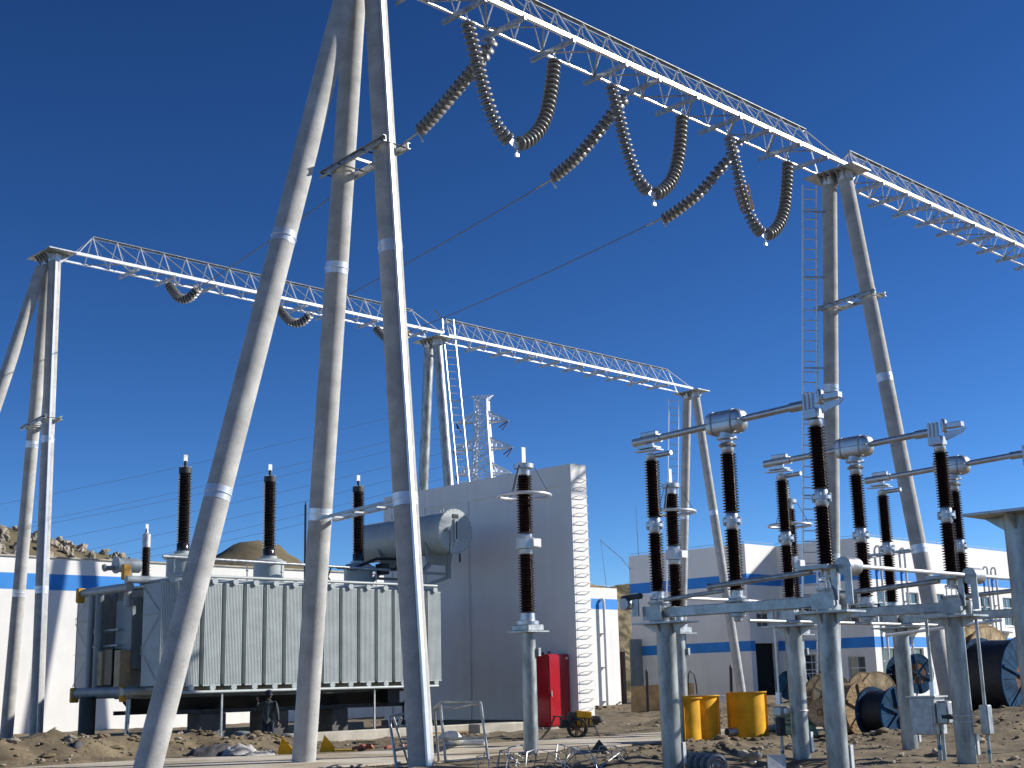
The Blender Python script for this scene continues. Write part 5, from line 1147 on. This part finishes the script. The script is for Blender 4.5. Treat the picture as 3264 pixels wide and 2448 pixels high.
cloth('crumpled white plastic sheet beside the yellow bracket', 'plastic_sheet', 'cloth_white', atz(765, 2403, .02), .50, .34, .30, 3, 'plastic sheet')
cloth('long crumple of white plastic trailing towards the yellow bracket', 'plastic_sheet', 'cloth_white', atz(830, 2408, .02), .5, .22, .12, 8, 'plastic sheet')
cloth('dark tarpaulin lying over the soil heap by the road', 'tarpaulin', 'cloth_dark', atz(690, 2404, .02), .8, .45, .30, 5, 'tarpaulin')
cloth('dark sack slumped like a tent on the soil beside the road', 'sack', 'cloth_dark', atz(232, 2425, .02), .45, .45, .62, 6, 'sack')
cloth('pale sack lying at the end of the soil heap by the raking leg', 'sack', 'cloth_white', atz(385, 2405, .05), .55, .4, .20, 9, 'sack')
wq = [atz(1405, 2355, .1), atz(1432, 2345, .35), atz(1450, 2347, .38), atz(1465, 2362, .1)]
solo(MB().tube(spline(wq, 6), .11, 14), 'pipe_elbow', 'frame_white', 'bent white plastic pipe lying before the fire wall', 'pipe', wq[0]); solo(MB().cyl(atz(1415, 2368, .1), atz(1545, 2366, .1), .07, n=12), 'plastic_pipe', 'frame_white', 'straight white pipe on the ground behind the pipe trestle', 'pipe', atz(1480, 2368, 0))
solo(MB().box(-.9, .9, -.14, .14, 0, .05), 'timber_board', 'wood', 'brown board lying along the pit wall', 'board', (0, 0, 0)).location = (28.2, 31.9, .05)
br = atz(1235, 2384, .05)
bmh = MB().box(-.12, .12, -.06, .06, 0, .065).mesh('brick', 'brick')
for k in range(6):
    o = link('loose_brick', bmh, None, br+Vector((random.uniform(-1.0, .6), random.uniform(-.3, .5), random.uniform(-.02, .03)))); o.rotation_euler = (random.uniform(-.3, .3), random.uniform(-.3, .3), random.uniform(0, 3)); tag(o, 'broken red brick in the rubble before the pit wall', 'brick', 'loose bricks before the pit wall')

# ================================================================== stones
rocks = [MB().blob((0, 0, 0), 1, .85, .75, k*1.7, .32, 10, 7, 1.6).mesh('rock', 'rock', flat=True) for k in range(6)]
def ridge_z(x, y):
    u = (x-43)/40; v = (y-92)/20; return ridge(u, v, x, y)
k = 0
for i in range(230):
    x = 30+random.random()**1.1*21; y = 86+random.uniform(-5, 4.5); s = random.uniform(.18, .6)*(1.15-.5*(x-30)/21)
    o = link('boulder', rocks[i % 6], None, (x, y, ridge_z(x, y)+s*.35)); o.scale = (s, s*random.uniform(.7, 1.1), s*random.uniform(.7, 1)); o.rotation_euler = (random.uniform(0, 6), random.uniform(0, 6), random.uniform(0, 6))
    tag(o, 'pale angular boulder in the rubble along the ridge behind the long white building', 'boulder', 'boulders on the ridge')
gv = MB(); st = 0
while st < 3600:
    x = random.uniform(11, 44); y = random.uniform(7, 33)
    if in_poly(x, y, ROADP) and random.random() < .93: continue
    c = noise.noise(Vector((x*.5, y*.5, 7)))
    if c < -.12: continue
    s = random.uniform(.012, .035)*(1+1.2*(random.random() < .08)); gv.blob((x, y, gz(x, y)+s*.3), s*random.uniform(.8, 1.4), s, s*.6, st % 37, .25, 6, 5); st += 1
struct(gv, 'gravel', 'rock', kind='stuff', label='loose stones scattered over the bare soil', flat=True)
cl = MB()
for i in range(1500):
    m_ = random.choice(MOUNDS[:14]); x = m_[0]+random.gauss(0, m_[2]*.8); y = m_[1]+random.gauss(0, m_[3]*.9)
    if in_poly(x, y, ROADP): continue
    s = random.uniform(.02, .06)*(1+1.2*(random.random() < .1)); cl.blob((x, y, gz(x, y)+s*.1), s*random.uniform(.8, 1.6), s*1.1, s*.6, i % 41, .22, 8, 6)
struct(cl, 'soil_clods', 'dirt', kind='stuff', label='lumps of dry soil on the spoil heaps', sharp=60)
for i in range(26):
    x, y = random.choice([(random.uniform(13, 20), random.uniform(29.5, 32.3)), (random.uniform(19, 30), random.uniform(13, 19)), (random.uniform(28, 38), random.uniform(26.2, 29))])
    s = random.uniform(.06, .16); o = link('stone', rocks[i % 6], None, (x, y, gz(x, y)+s*.3)); o.scale = (s, s*.8, s*.7); o.rotation_euler = (0, 0, random.uniform(0, 6)); tag(o, 'fist-sized grey stone lying on the bare soil', 'stone', 'stones on the bare soil')
index_children()
for _m in bpy.data.meshes:
    if _m.users == 0: bpy.data.meshes.remove(_m)
